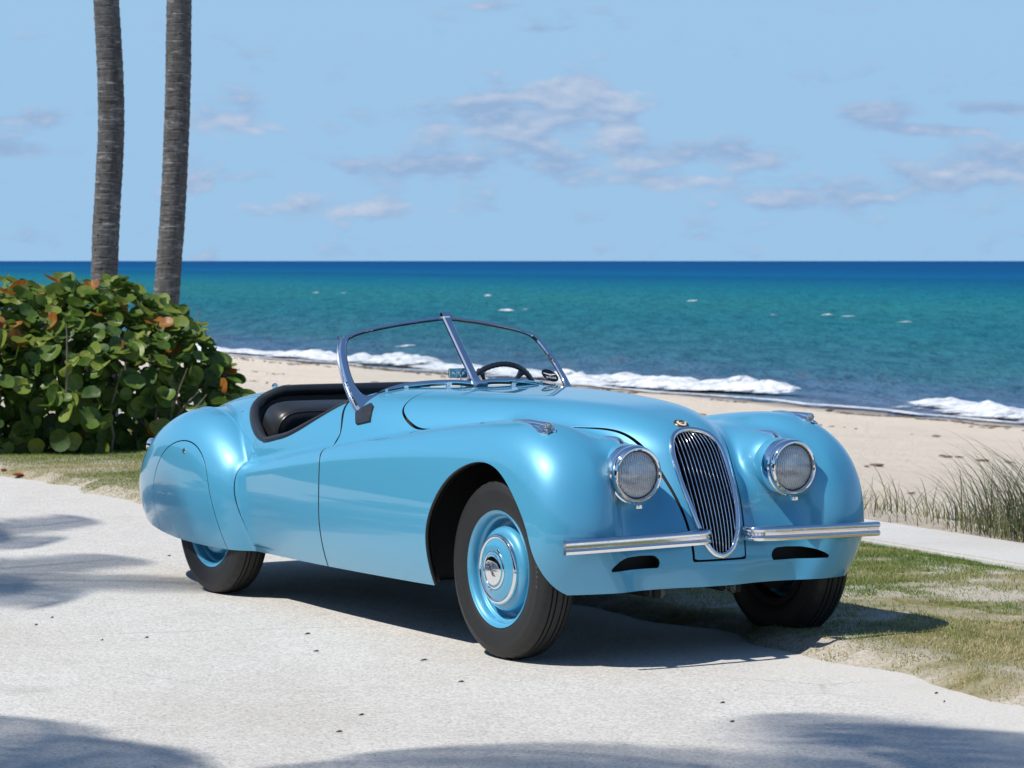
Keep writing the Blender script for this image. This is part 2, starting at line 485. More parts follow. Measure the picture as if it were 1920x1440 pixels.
# --- concrete kerb walk along the top of the beach
M_CONC, nt, b = new_mat('pale concrete'); g = NT(nt)
tc = g.n('ShaderNodeTexCoord'); P = tc.outputs['Object']
n1 = g.noise(P, 45, 6, .65); n2 = g.noise(P, 1.1, 5, .6); n3 = g.noise(g.mapping(P, (1, 6, 1), rot=(0, 0, R(24))), 3, 4, .6)
cc = g.ramp(n1, [(.3, (.47, .455, .43)), (.7, (.60, .59, .565))])
cc = g.mix(g.rng(n2, .45, .7, 0, .5), cc, (.44, .42, .385)); cc = g.mix(g.rng(n3, .55, .75, 0, .35), cc, (.40, .375, .34))
g.l(cc, b.inputs['Base Color']); b.inputs['Roughness'].default_value = .85; g.l(g.bump(n1, .35, .004), b.inputs['Normal'])
SW = empty('sidewalk', W(8.48, 12.0, 0)); tag(SW, kind='structure')
L0 = 6.2
bm = bmesh.new(); bmesh.ops.create_cube(bm, size=1)
for v in bm.verts: v.co = Vector((v.co.x * .62, v.co.y * (L0 - .012), v.co.z * .62))
bmesh.ops.bevel(bm, geom=bm.edges[:], offset=.012, segments=2, affect='EDGES')
slab_me = bpy.data.meshes.new('slab'); bm.to_mesh(slab_me); bm.free(); slab_me.materials.append(M_CONC)
for k in range(-14, 30):
    o = bpy.data.objects.new('slab', slab_me); COL.objects.link(o); o.parent = SW
    p = Vector(W(0, k * L0, 0)); o.location = (p.x, p.y, .050 - .31 + .003 * math.sin(k * 2.3)); o.rotation_euler = (0, 0, math.atan2(TS.y, TS.x) - R(90))

# --- sand
M_SAND, nt, b = new_mat('beach sand'); g = NT(nt)
tc = g.n('ShaderNodeTexCoord'); P = tc.outputs['Object']
sp = g.n('ShaderNodeSeparateXYZ'); g.l(P, sp.inputs[0])
sd = g.math('ADD', g.math('MULTIPLY', sp.outputs[0], .908), g.math('MULTIPLY', sp.outputs[1], .419))
n1 = g.noise(P, 22, 7, .7); n2 = g.noise(P, .35, 5, .6); n3 = g.noise(g.mapping(P, (.25, 2.2, 1), rot=(0, 0, R(-24.8))), 1.4, 5, .6)
cs = g.ramp(n1, [(.25, (.70, .59, .465)), (.5, (.81, .705, .575)), (.75, (.86, .77, .65))])
cs = g.mix(g.rng(n2, .4, .7, 0, .40), cs, (.66, .565, .46)); cs = g.mix(g.rng(n3, .55, .72, 0, .30), cs, (.52, .44, .36))
wet = g.rng(g.math('ADD', sd, g.math('MULTIPLY', g.math('SUBTRACT', g.noise(P, .13, 3), .5), 3.0)), 44.2, 46.4, 0, 1, True)
g.l(g.mix(wet, cs, (.33, .28, .225)), b.inputs['Base Color'])
g.l(g.rng(wet, 0, 1, .95, .35), b.inputs['Roughness']); b.inputs['Specular IOR Level'].default_value = .2
g.l(g.bump(g.math('ADD', n1, g.math('MULTIPLY', g.noise(P, 3.5, 5, .6), 1.6)), .9, .09), b.inputs['Normal'])
def sand_z(S, T):
    z = np.interp(S, [8.6, 9.2, 10.5, 14, 20, 30, 40, 47, 60, 140, 160], [.02, .02, -.16, -.88, -1.55, -2.2, -2.72, -3.02, -3.7, -9, -9])
    return z + .05 * fbm(S * .8, T * .8, 31) * np.clip((S - 9) * .4, 0, 1) + .07 * fbm(S * .22, T * .22, 33) * np.clip((S - 10) * .2, 0, 1)
beach = grid_obj('beach_sand', np.r_[np.linspace(8.7, 30, 110), np.linspace(30.4, 60, 60), [80, 140, 160]], np.r_[[-400, -200, -100], np.linspace(-60, 150, 420), [200, 300, 500]], sand_z, M_SAND)

# --- sea
SEA_Z = -3.0
M_SEA, nt, b = new_mat('sea water'); g = NT(nt)
tc = g.n('ShaderNodeTexCoord'); P = tc.outputs['Object']
sp = g.n('ShaderNodeSeparateXYZ'); g.l(P, sp.inputs[0])
sd = g.math('ADD', g.math('MULTIPLY', sp.outputs[0], .908), g.math('MULTIPLY', sp.outputs[1], .419))
rotS = R(-24.8)
nb_ = g.noise(g.mapping(P, (.02, .004, 1), rot=(0, 0, rotS)), 1.0, 4, .6)
lg = g.math('LOGARITHM', g.math('MAXIMUM', g.math('ADD', sd, 0), 10), 10.0)        # 1.67 at the shore .. 3.6
lgn = g.math('ADD', lg, g.math('MULTIPLY', g.math('SUBTRACT', nb_, .5), .10))
pos = g.rng(lgn, 1.65, 3.45)
def px(s): return (math.log10(s) - 1.65) / 1.8
sea_c = g.ramp(pos, [(0, (.150, .185, .270)), (px(49), (.100, .160, .270)), (px(54), (.066, .145, .235)), (px(64), (.036, .140, .200)), (px(100), (.017, .140, .192)), (px(150), (.019, .162, .200)), (px(220), (.008, .145, .212)), (px(300), (.003, .112, .215)), (px(370), (.001, .085, .200)), (px(450), (.001, .098, .235)), (px(620), (.0006, .078, .220)), (px(800), (.0005, .070, .205)), (1, (.0004, .058, .190))])
# wave-scale light and dark streaks, green patches over sand, brown weed near the shore
st1 = g.noise(g.mapping(P, (.6, .2, 1), rot=(0, 0, rotS)), 1.0, 6, .66)
st2 = g.noise(g.mapping(P, (.09, .03, 1), rot=(0, 0, rotS)), 1.0, 4, .6)
sea_c = g.mix(g.math('MULTIPLY', g.rng(st1, .46, .60), g.rng(sd, 90, 500, .62, .25)), sea_c, g.mix(1.0, sea_c, (.36, .56, .64), 'MULTIPLY'))
sea_c = g.mix(g.rng(st2, .46, .66, 0, .38), sea_c, g.mix(1.0, sea_c, (.9, 1.22, .92), 'MULTIPLY'))
st3 = g.noise(g.mapping(P, (.5, .13, 1), (7, 3, 0), (0, 0, rotS)), 1.0, 5, .6)
weed = g.math('MULTIPLY', g.rng(st3, .57, .68), g.rng(sd, 48, 66, 1, 0))
sea_c = g.mix(g.math('MULTIPLY', weed, .75), sea_c, (.135, .085, .07))
wv1 = g.noise(g.mapping(P, (1.2, .45, 1), rot=(0, 0, rotS)), 1.0, 6, .62); wv2 = g.noise(g.mapping(P, (.3, .1, 1), rot=(0, 0, rotS)), 1.0, 4, .6)
sea_n = g.bump(g.math('ADD', wv1, g.math('MULTIPLY', wv2, 1.6)), .9, .7)
nt.nodes.remove(b); df = g.n('ShaderNodeBsdfDiffuse'); gl = g.n('ShaderNodeBsdfGlossy'); gl.inputs['Roughness'].default_value = .22
g.l(sea_c, df.inputs[0]); g.l(sea_n, df.inputs['Normal']); g.l(sea_n, gl.inputs['Normal'])
mx = g.n('ShaderNodeMixShader'); mx.inputs[0].default_value = .05; g.l(df.outputs[0], mx.inputs[1]); g.l(gl.outputs[0], mx.inputs[2]); g.l(mx.outputs[0], nt.nodes['Material Output'].inputs[0])
def sea_z(S, T):
    a = .11 * np.clip((S - 46) / 14, .15, 1) * np.clip((420 - S) / 200, 0, 1)
    return SEA_Z + a * (np.sin((S * .95 + .8 * fbm(S * .1, T * .06, 3) * 6) * 1.0) + .9 * fbm(S * .55, T * .16, 9) * 1.6 + .5 * fbm(S * 1.3, T * .5, 13))
sea = grid_obj('sea', np.r_[np.arange(45.0, 110, .45), np.arange(110, 220, 1.1), np.linspace(225, 430, 60), np.geomspace(450, 45000, 40)], np.r_[-np.geomspace(40000, 80, 24), np.arange(-60, 330, 1.25), np.geomspace(345, 60000, 34)], sea_z, M_SEA)

# --- surf: broken waves rolling along the shore, and a few white caps outside
M_FOAM, nt, b = new_mat('white foam'); g = NT(nt)
tc = g.n('ShaderNodeTexCoord'); P = tc.outputs['Object']
at = g.n('ShaderNodeAttribute', attribute_name='edge')
n1 = g.noise(P, 2.4, 8, .75); n2 = g.noise(P, .55, 5, .65)
cov = g.rng(g.math('ADD', g.math('MULTIPLY', at.outputs['Fac'], .84), g.math('ADD', g.math('MULTIPLY', n1, 1.05), g.math('MULTIPLY', n2, .75))), 1.26, 1.52, 0, 1, True)
g.l(g.mix(g.rng(n1, .40, .58), (.42, .46, .52), (.78, .79, .80)), b.inputs['Base Color']); b.inputs['Roughness'].default_value = .9
g.l(cov, b.inputs['Alpha']); g.l(g.bump(n1, .7, .12), b.inputs['Normal'])
FV, FF, FE = [], [], []
def foam_strip(t0, t1, s_of, h, back, front, seed, dt=.13, nu=26):
    base = sum(len(v) for v in FV); T = np.arange(t0, t1, dt); m = len(T)
    U = np.linspace(0, 1, nu); TT, UU = np.meshgrid(T, U, indexing='ij')
    ends = np.clip(np.minimum(TT - t0, t1 - TT) / min(3.0, (t1 - t0) / 3), 0, 1)
    hh_ = h * np.clip(.50 + .75 * fbm(TT * .35, TT * 0 + seed, seed, 4), .05, 1.2) * np.clip(ends * 1.6, 0, 1)
    wob = .8 * fbm(TT * .16, TT * 0, seed + 4, 3)
    s = s_of(TT) + wob + back - UU * (back + front)
    prof = np.interp(UU, [0, .10, .22, .32, .42, .56, .75, 1], [.02, .55, 1, .92, .5, .16, .06, .015])
    lump = 1 + .75 * fbm(TT * 1.6, UU * 7, seed + 9, 5)
    z = SEA_Z + .03 + hh_ * prof * lump + .05
    e = np.interp(UU, [0, .08, .2, .45, .62, .85, 1], [.15, .60, .95, .90, .48, .26, .0]) * np.clip(ends * 2, 0, 1) + .34 * fbm(TT * .4, UU * 2.5, seed + 15, 4)
    FV.append(np.stack([NS.x * s + TS.x * TT, NS.y * s + TS.y * TT, z], -1).reshape(-1, 3)); FE.append(e.ravel())
    i = np.arange((m - 1) * (nu - 1)); a = (i // (nu - 1)) * nu + i % (nu - 1) + base
    FF.append(np.stack([a, a + 1, a + nu + 1, a + nu], 1))
def lin(*p): X = [q[0] for q in p]; Y = [q[1] for q in p]; return lambda t: np.interp(t, X, Y)
foam_strip(83.5, 101, lin((83.5, 49.8), (88, 48.0), (94, 47.2), (101, 47.2)), .36, .8, 2.4, 3)
foam_strip(87, 121, lin((87, 50.2), (95, 49.4), (105, 48.6), (121, 48.8)), .46, 1.1, 3.2, 8)
foam_strip(112, 170, lin((112, 48.4), (126, 48.2), (138, 47.4), (170, 47.2)), .34, 1.0, 3.0, 14)
foam_strip(60, 78.0, lin((60, 47.6), (70, 48.2), (76, 49.6), (81.5, 51.2)), .30, .9, 2.8, 23)
foam_strip(20, 58, lin((20, 47.5), (58, 47.5)), .5, 1.2, 3.6, 29)
foam_strip(66, 175, lin((66, 46.2), (100, 45.7), (140, 45.9), (175, 46)), .02, .2, .5, 37, .3, 8)
def sea_at(x, y):
    d = 5450 * (EYE - SEA_Z) / (y - 489.0); X = (x - 960) / 5450 * d; return X * NS.x + d * NS.y, X * TS.x + d * TS.y, d
for x, y, w, seed in ((948, 584, 38, 1), (992, 582, 9, 2), (915, 556, 14, 3), (594, 550, 9, 5), (638, 551, 8, 6), (1446, 593, 12, 7), (1553, 593, 9, 8), (1592, 595, 20, 9), (1697, 606, 12, 10), (1299, 566, 8, 11), (757, 653, 12, 12), (1668, 556, 6, 16)):
    s, t, d = sea_at(x, y); Lw = w * d / 5450 / .9
    foam_strip(t - Lw / 2, t + Lw / 2, lambda q, s=s: s + q * 0, .24, .8, 1.6, 40 + seed, max(.1, Lw / 14), 8)
V = np.vstack(FV); F = np.vstack(FF); E = np.concatenate(FE)
me = np_mesh('sea_foam', V, F); at = me.attributes.new('edge', 'FLOAT', 'POINT'); at.data.foreach_set('value', E.astype(np.float32))
foam = link_mesh('sea_foam', me, M_FOAM); foam['kind'] = 'stuff'

# --- weed washed up in lines on the sand
def lumps(name, pts, mat, rmin, rmax, flat, kind='stuff'):
    ico = bmesh.new(); bmesh.ops.create_icosphere(ico, subdivisions=1, radius=1); iv = np.array([v.co[:] for v in ico.verts]); fi = np.array([[v.index for v in f.verts] for f in ico.faces]); ico.free()
    n = len(pts); r = rng.uniform(rmin, rmax, n); sc = np.stack([r * rng.uniform(.6, 2.2, n), r * rng.uniform(.6, 1.6, n), r * flat * rng.uniform(.6, 1.4, n)], 1)
    a = rng.uniform(0, 6.28, n); V = iv[None] * (1 + .3 * rng.standard_normal((n, len(iv), 1))) * sc[:, None]
    c, s = np.cos(a)[:, None], np.sin(a)[:, None]; x = V[..., 0] * c - V[..., 1] * s; y = V[..., 0] * s + V[..., 1] * c
    V = np.stack([x, y, V[..., 2]], -1) + np.array(pts)[:, None]
    F = (fi[None] + (np.arange(n) * len(iv))[:, None, None]).reshape(-1, 3)
    o = link_mesh(name, np_mesh(name, V.reshape(-1, 3), F, smooth=False), mat); o['kind'] = kind; return o
M_WEED = simple('dried brown seaweed', (.15, .105, .075), .9, noise=(20, .5))
pts = []
for s0, n, sp_, t0, t1, thr in ((45.0, 1300, .30, 60, 150, .12), (43.2, 260, .4, 55, 150, .25), (36.5, 170, .5, 40, 150, .25), (31, 200, .7, 35, 140, .2), (26.5, 150, .6, 30, 120, .22), (21, 60, .8, 20, 90, .3)):
    t = rng.uniform(t0, t1, n); keep = fbm(t * .13, t * 0 + s0, int(s0), 3) > thr - .25; t = t[keep]
    s = s0 + 1.3 * fbm(t * .05, t * 0, int(s0) + 5, 3) + rng.normal(0, sp_ * .4, len(t))
    z = sand_z(s, t); pts += [W(a, b_, c + .02) for a, b_, c in zip(s, t, z)]
lumps('beach_weed', pts, M_WEED, .02, .09, .30)
print('setting', round(time.time() - T0, 1))
# ================================================================== car body surface
# The shell is the zero level of a smooth field: hull, wings, lamp pods and apron, each an
# intersection of a side profile and a plan profile, blended together; x forward, y left, z up.
def cspline(P, n=200):
    P = np.asarray(P, float); t = np.r_[0, np.cumsum(np.sqrt((np.diff(P, axis=0) ** 2).sum(1)))]
    m = len(t); h = np.diff(t); A = np.zeros((m, m)); B = np.zeros((m, P.shape[1])); A[0, 0] = A[-1, -1] = 1
    for i in range(1, m - 1):
        A[i, i - 1] = h[i - 1]; A[i, i] = 2 * (h[i - 1] + h[i]); A[i, i + 1] = h[i]
        B[i] = 6 * ((P[i + 1] - P[i]) / h[i] - (P[i] - P[i - 1]) / h[i - 1])
    M = np.linalg.solve(A, B)
    s = np.linspace(0, t[-1], n); k = np.clip(np.searchsorted(t, s, 'right') - 1, 0, m - 2)
    d = (s - t[k])[:, None]; hk = h[k][:, None]; e = hk - d
    return (M[k] * e ** 3 + M[k + 1] * d ** 3) / (6 * hk) + (P[k] / hk - M[k] * hk / 6) * e + (P[k + 1] / hk - M[k + 1] * hk / 6) * d

class Curve1:
    """smooth y(x) through points"""
    def __init__(s, pts, smooth=.04):
        P = np.array(sorted(pts), float)
        xs = np.linspace(P[0, 0] - .5, P[-1, 0] + .5, 900)
        y = np.interp(xs, P[:, 0], P[:, 1])
        sg = smooth * 3 / (xs[1] - xs[0]); k = np.exp(-.5 * (np.arange(-int(3 * sg) - 1, int(3 * sg) + 2) / sg) ** 2); k /= k.sum()
        yp = np.pad(y, len(k) // 2, mode='edge'); s.x, s.y = xs, np.convolve(yp, k, 'valid')
    def __call__(s, x): return np.interp(x, s.x, s.y)

class SDF2:
    """signed distance to a closed 2-D outline, tabulated, read back with a C1 bicubic"""
    def __init__(s, poly, h=.015, pad=.35):
        P = np.asarray(poly, float); Q = np.roll(P, -1, 0)
        lo = P.min(0) - pad; hi = P.max(0) + pad
        nx, ny = (np.ceil((hi - lo) / h)).astype(int) + 3
        s.lo, s.h = lo, h
        X, Y = np.meshgrid(lo[0] + h * np.arange(nx), lo[1] + h * np.arange(ny), indexing='ij')
        pts = np.stack([X.ravel(), Y.ravel()], 1)
        best = np.full(len(pts), 1e9); wind = np.zeros(len(pts), bool)
        for a, b in zip(P, Q):
            ab = b - a; L = ab @ ab
            if L < 1e-14: continue
            ap = pts - a; t = np.clip(ap @ ab / L, 0, 1)
            d = ((ap - t[:, None] * ab) ** 2).sum(1); best = np.minimum(best, d)
            if a[1] != b[1]:
                c = ((a[1] > pts[:, 1]) != (b[1] > pts[:, 1])) & (pts[:, 0] < (b[0] - a[0]) * (pts[:, 1] - a[1]) / (b[1] - a[1]) + a[0])
                wind ^= c
        d = np.sqrt(best); d[wind] *= -1
        s.g = d.reshape(nx, ny)
    def __call__(s, u, v):
        u, v = np.broadcast_arrays(u, v)
        fu = np.clip((u - s.lo[0]) / s.h, 1, s.g.shape[0] - 2.001); fv = np.clip((v - s.lo[1]) / s.h, 1, s.g.shape[1] - 2.001)
        iu = fu.astype(np.int32); iv = fv.astype(np.int32); tu = fu - iu; tv = fv - iv
        def w(t):   # cubic B-spline weights: C2, smooths the table a little
            return ((1 - t) ** 3 / 6, (3 * t ** 3 - 6 * t ** 2 + 4) / 6, (-3 * t ** 3 + 3 * t ** 2 + 3 * t + 1) / 6, t ** 3 / 6)
        wu, wv = w(tu), w(tv); out = 0.0
        for i in range(4):
            row = 0.0
            for j in range(4): row = row + wv[j] * s.g[iu + i - 1, iv + j - 1]
            out = out + wu[i] * row
        return out

def smin(a, b, k):
    h = np.maximum(k - np.abs(a - b), 0) / k
    return np.minimum(a, b) - h * h * h * (k / 6)
def rmax(a, b, ra, rb, p):
    u = np.maximum(a / ra + 1, 0); v = np.maximum(b / rb + 1, 0)
    return (np.maximum(u ** p + v ** p, 1e-9) ** (1 / p) - 1) * np.minimum(ra, rb)

# --- central hull
A_side = SDF2(np.vstack([cspline([(-3.70, .12), (-3.755, .30), (-3.785, .44), (-3.755, .57), (-3.66, .675), (-3.50, .757), (-3.30, .825), (-3.08, .873), (-2.8, .911), (-2.45, .938), (-2.1, .955), (-1.7, .972), (-1.33, .981), (-.9, .983), (-.5, .977), (-.22, .967), (-.02, .948), (.10, .922), (.19, .891), (.25, .857), (.297, .815), (.333, .760), (.364, .695), (.391, .625), (.414, .55), (.432, .47), (.440, .40), (.442, .32), (.434, .12)], 300), [(.434, .0), (-3.70, .0)]]))
A_half = [(-3.80, .20), (-3.74, .33), (-3.55, .43), (-3.3, .505), (-3.0, .565), (-2.6, .618), (-2.2, .648), (-1.8, .664), (-1.4, .668), (-1.1, .645), (-.8, .585), (-.5, .505), (-.2, .410), (.05, .315), (.2, .235), (.3, .185), (.40, .158), (.49, .142), (.56, .138)]
def mirror_poly(half): 
    h = cspline(half, 220); return np.vstack([h, h[::-1] * [1, -1]])
A_plan = SDF2(mirror_poly(A_half))
A_r = Curve1([(-3.8, .34), (-2.6, .38), (-1.4, .40), (-.8, .36), (-.3, .30), (0, .25), (.2, .165), (.3, .125), (.5, .10)])
# --- front wing with the door shoulder behind it
B_side = SDF2(np.vstack([cspline([(-2.5, .59), (-2.1, .640), (-1.8, .684), (-1.45, .735), (-1.2, .772), (-.9, .815), (-.58, .860), (-.27, .897), (-.04, .914), (.09, .912), (.19, .893), (.28, .857), (.37, .800), (.445, .722), (.497, .625), (.52, .52), (.515, .42), (.49, .33), (.47, .26), (.46, .12)], 240), [(.46, 0), (-2.5, 0)]]))
B_plan = SDF2(np.vstack([cspline([(-2.5, .685), (-2.1, .708), (-1.8, .733), (-1.4, .757), (-1, .774), (-.5, .786), (-.05, .789), (.15, .790), (.29, .779), (.40, .748), (.485, .685), (.535, .605), (.528, .525), (.47, .462), (.36, .436), (.1, .445), (-.2, .47), (-.6, .50), (-1.2, .54), (-2.5, .55)], 260)]))
B_r = Curve1([(.5, .175), (0, .165), (-.4, .14), (-.9, .105), (-1.4, .08), (-2.4, .065)])
# --- rear wing
C_side = SDF2(np.vstack([cspline([(-2.15, .05), (-2.165, .22), (-2.187, .40), (-2.212, .53), (-2.255, .625), (-2.335, .700), (-2.44, .764), (-2.56, .812), (-2.72, .838), (-2.88, .838), (-3.03, .812), (-3.18, .765), (-3.33, .695), (-3.49, .60), (-3.62, .48), (-3.69, .37), (-3.70, .29), (-3.65, .18), (-3.58, .05)], 240)]))
C_plan = SDF2(np.vstack([cspline([(-2.05, .62), (-2.11, .700), (-2.22, .752), (-2.39, .780), (-2.62, .790), (-2.85, .782), (-3.07, .754), (-3.29, .705), (-3.49, .625), (-3.65, .52), (-3.74, .39), (-3.68, .29), (-3.2, .30), (-2.6, .34), (-2.1, .42)], 260)]))
# --- apron under the lamps
D_side = SDF2(np.vstack([cspline([(-.1, .80), (.10, .765), (.215, .712), (.312, .648), (.374, .575), (.414, .49), (.433, .42), (.438, .36), (.428, .30), (.405, .24), (.37, .12)], 140), [(.38, 0), (-.1, 0)]]))

def inset(z, x):
    lo = np.maximum(.50 - z, 0); hi = np.maximum(z - .50, 0)
    t = np.clip((x + .35) / .7, 0, 1); t = t * t * (3 - 2 * t)
    return (.85 + .95 * t) * lo ** 2 + .34 * hi ** 2

def capsule(x, y, z, p0, p1, r0, r1):
    ax = np.array(p1) - np.array(p0); L = ax @ ax
    t = np.clip(((x - p0[0]) * ax[0] + (y - p0[1]) * ax[1] + (z - p0[2]) * ax[2]) / L, 0, 1)
    t = t * t * (3 - 2 * t) * .35 + t * .65
    dx = x - p0[0] - t * ax[0]; dy = y - p0[1] - t * ax[1]; dz = z - p0[2] - t * ax[2]
    return np.sqrt(dx * dx + dy * dy + dz * dz + 1e-12) - (r0 + (r1 - r0) * t)

def field(x, y, z):
    y = np.abs(y); yi = y + inset(z, x)
    ra = A_r(x)
    a = rmax(A_side(x, z), A_plan(x, yi if False else y + .12 * np.maximum(.45 - z, 0) ** 2), ra, ra, 2.35)
    rb = B_r(x)
    b = rmax(B_side(x, z), B_plan(x, yi), rb, rb, 2.3)
    c = rmax(C_side(x, z), C_plan(x, yi), .21, .19, 2.2)
    d = rmax(D_side(x + .03 * (y / .5) ** 2, z), y - .66, .10, .10, 2.2)
    e = capsule(x, y, z, (.270, .367, .726), (-.34, .405, .780), .118, .095)
    f = smin(a, e, .10)
    tk = np.clip((x + 1.5) / 1.2, 0, 1)
    f = smin(f, b, .032 + .053 * tk * tk * (3 - 2 * tk) + .05 * np.clip((x + .4) / .6, 0, 1))
    f = smin(f, d, .14)
    f = smin(f, c, .026)
    return f

def grad(P, e=.0012):
    x, y, z = P.T; gx = np.empty_like(P)
    for i in range(3):
        q = P.copy(); q[:, i] += e; f1 = field(*q.T); q[:, i] -= 2 * e; gx[:, i] = (f1 - field(*q.T)) / (2 * e)
    return gx

def surface_net(h=.0115):
    xs = np.arange(-3.86, .60, h); ys = np.arange(-2 * h - .003, .85, h); zs = np.arange(.14, 1.02, h)
    Fv = field(xs[:, None, None], ys[None, :, None], zs[None, None, :])
    S = Fv < 0
    nx, ny, nz = S.shape
    cnt = np.zeros((nx - 1, ny - 1, nz - 1), np.int16); acc = np.zeros((nx - 1, ny - 1, nz - 1, 3))
    idx = np.indices((nx - 1, ny - 1, nz - 1)).transpose(1, 2, 3, 0).astype(float)
    cs = [(i, j, k) for i in (0, 1) for j in (0, 1) for k in (0, 1)]
    def sub(A, c): return A[c[0]:nx - 1 + c[0], c[1]:ny - 1 + c[1], c[2]:nz - 1 + c[2]]
    n_in = sum(sub(S, c).astype(np.int8) for c in cs); act = (n_in > 0) & (n_in < 8)
    I = np.argwhere(act)
    pos = np.zeros((len(I), 3)); num = np.zeros(len(I))
    for a in cs:
        for ax in range(3):
            if a[ax] == 1: continue
            b = list(a); b[ax] = 1
            fa = Fv[I[:, 0] + a[0], I[:, 1] + a[1], I[:, 2] + a[2]]; fb = Fv[I[:, 0] + b[0], I[:, 1] + b[1], I[:, 2] + b[2]]
            x = (fa < 0) != (fb < 0); t = np.where(x, fa / np.where(x, fa - fb, 1), 0)
            p = np.array(a, float)[None] + 0 * pos; p[:, ax] += t
            pos += np.where(x[:, None], p, 0); num += x
    pos = (pos / num[:, None] + I) * h + np.array([xs[0], ys[0], zs[0]])
    vid = np.full(act.shape, -1, np.int64); vid[act] = np.arange(len(I))
    quads = []
    for ax in range(3):
        o1, o2 = [(1, 2), (2, 0), (0, 1)][ax]
        sl0 = [slice(None)] * 3; sl1 = [slice(None)] * 3; sl0[ax] = slice(0, -1); sl1[ax] = slice(1, None)
        ch = S[tuple(sl0)] != S[tuple(sl1)]
        E = np.argwhere(ch); E = E[(E[:, o1] > 0) & (E[:, o2] > 0) & (E[:, o1] < act.shape[o1]) & (E[:, o2] < act.shape[o2])]
        q = []
        for da, db in ((0, 0), (-1, 0), (-1, -1), (0, -1)):
            c = E.copy(); c[:, o1] += da; c[:, o2] += db; q.append(vid[c[:, 0], c[:, 1], c[:, 2]])
        q = np.stack(q, 1); ins = S[E[:, 0], E[:, 1], E[:, 2]]
        q[~ins] = q[~ins][:, ::-1]
        quads.append(q[(q >= 0).all(1)])
    Q = np.vstack(quads)
    for _ in range(4):
        gr = grad(pos); f = field(*pos.T); g2 = (gr ** 2).sum(1) + 1e-6
        st = f / g2; st = np.clip(st * np.sqrt(g2), -.008, .008) / np.sqrt(g2)
        pos = pos - st[:, None] * gr
    gr = grad(pos); N = gr / np.linalg.norm(gr, axis=1)[:, None]
    T = np.vstack([Q[:, [0, 1, 2]], Q[:, [0, 2, 3]]])
    return pos, N, T

def compact(V, N, T):
    u, inv = np.unique(T, return_inverse=True)
    return V[u], N[u], inv.reshape(T.shape)

def clip(m, f):
    """keep the part of triangle mesh m = (V, N, T) where the vertex values f > 0"""
    V, N, T = m
    f = np.where(np.abs(f) < 1e-7, 1e-7, f); s = f > 0; ns = s[T].sum(1)
    keep = T[ns == 3]; out = [keep]
    nv = len(V); edges = []; tris = []
    def rot(Tm, first):   # rotate each triangle so that `first` (bool per corner, one True) is corner 0
        k = first.argmax(1); r = np.arange(len(Tm))
        return np.stack([Tm[r, k], Tm[r, (k + 1) % 3], Tm[r, (k + 2) % 3]], 1)
    T1 = T[ns == 1]; T2 = T[ns == 2]
    A = rot(T1, s[T1]) if len(T1) else np.zeros((0, 3), int); B = rot(T2, ~s[T2]) if len(T2) else np.zeros((0, 3), int)
    E = np.vstack([A[:, [0, 1]], A[:, [0, 2]], B[:, [0, 1]], B[:, [0, 2]]])
    key = np.sort(E, 1); U, inv = np.unique(key, axis=0, return_inverse=True); inv = inv.ravel()
    a, b = U[:, 0], U[:, 1]; t = (f[a] / (f[a] - f[b]))[:, None]
    V2 = np.vstack([V, V[a] + t * (V[b] - V[a])]); n = N[a] + t * (N[b] - N[a]); N2 = np.vstack([N, n / np.linalg.norm(n, axis=1)[:, None]])
    na, nb = len(A), len(B); e = inv + nv
    a01, a02, b01, b02 = e[:na], e[na:2 * na], e[2 * na:2 * na + nb], e[2 * na + nb:]
    out += [np.stack([A[:, 0], a01, a02], 1), np.stack([b01, B[:, 1], B[:, 2]], 1), np.stack([b01, B[:, 2], b02], 1)]
    return compact(V2, N2, np.vstack(out))

def flange(m, depth, skip_mid=True):
    """turn every open edge inwards so that the sheet shows thickness"""
    V, N, T = m
    E = np.vstack([T[:, [0, 1]], T[:, [1, 2]], T[:, [2, 0]]]); key = np.sort(E, 1)
    U, first, cnt = np.unique(key, axis=0, return_index=True, return_counts=True)
    B = E[first[cnt == 1]]
    if skip_mid: B = B[~((np.abs(V[B[:, 0], 1]) < 1e-5) & (np.abs(V[B[:, 1], 1]) < 1e-5))]
    if not len(B): return (V, N, T, 0)
    u, inv = np.unique(B, return_inverse=True); inv = inv.reshape(B.shape); k = len(u); nv = len(V)
    # edge normal (in the surface, pointing out of the sheet)
    d = V[B[:, 1]] - V[B[:, 0]]; en = np.cross(d, (N[B[:, 0]] + N[B[:, 1]]) / 2)
    acc = np.zeros((k, 3)); np.add.at(acc, inv[:, 0], en); np.add.at(acc, inv[:, 1], en)
    acc /= np.linalg.norm(acc, axis=1)[:, None] + 1e-12
    lip = np.stack([V[u], V[u] - N[u] * depth], 0)
    mid = V[u] - N[u] * .0012 + acc * .0006
    V2 = np.vstack([V, mid, V[u] - N[u] * depth + acc * .0006]); N2 = np.vstack([N, acc, acc])
    nm = N2[nv:nv + k] * .8 + N[u] * .6; N2[nv:nv + k] = nm / np.linalg.norm(nm, axis=1)[:, None]
    a, b = B[:, 0], B[:, 1]; ma, mb = nv + inv[:, 0], nv + inv[:, 1]; la, lb = ma + k, mb + k
    T2 = np.vstack([T, np.stack([b, a, ma], 1), np.stack([b, ma, mb], 1), np.stack([mb, ma, la], 1), np.stack([mb, la, lb], 1)])
    return V2, N2, T2, 2 * len(a)

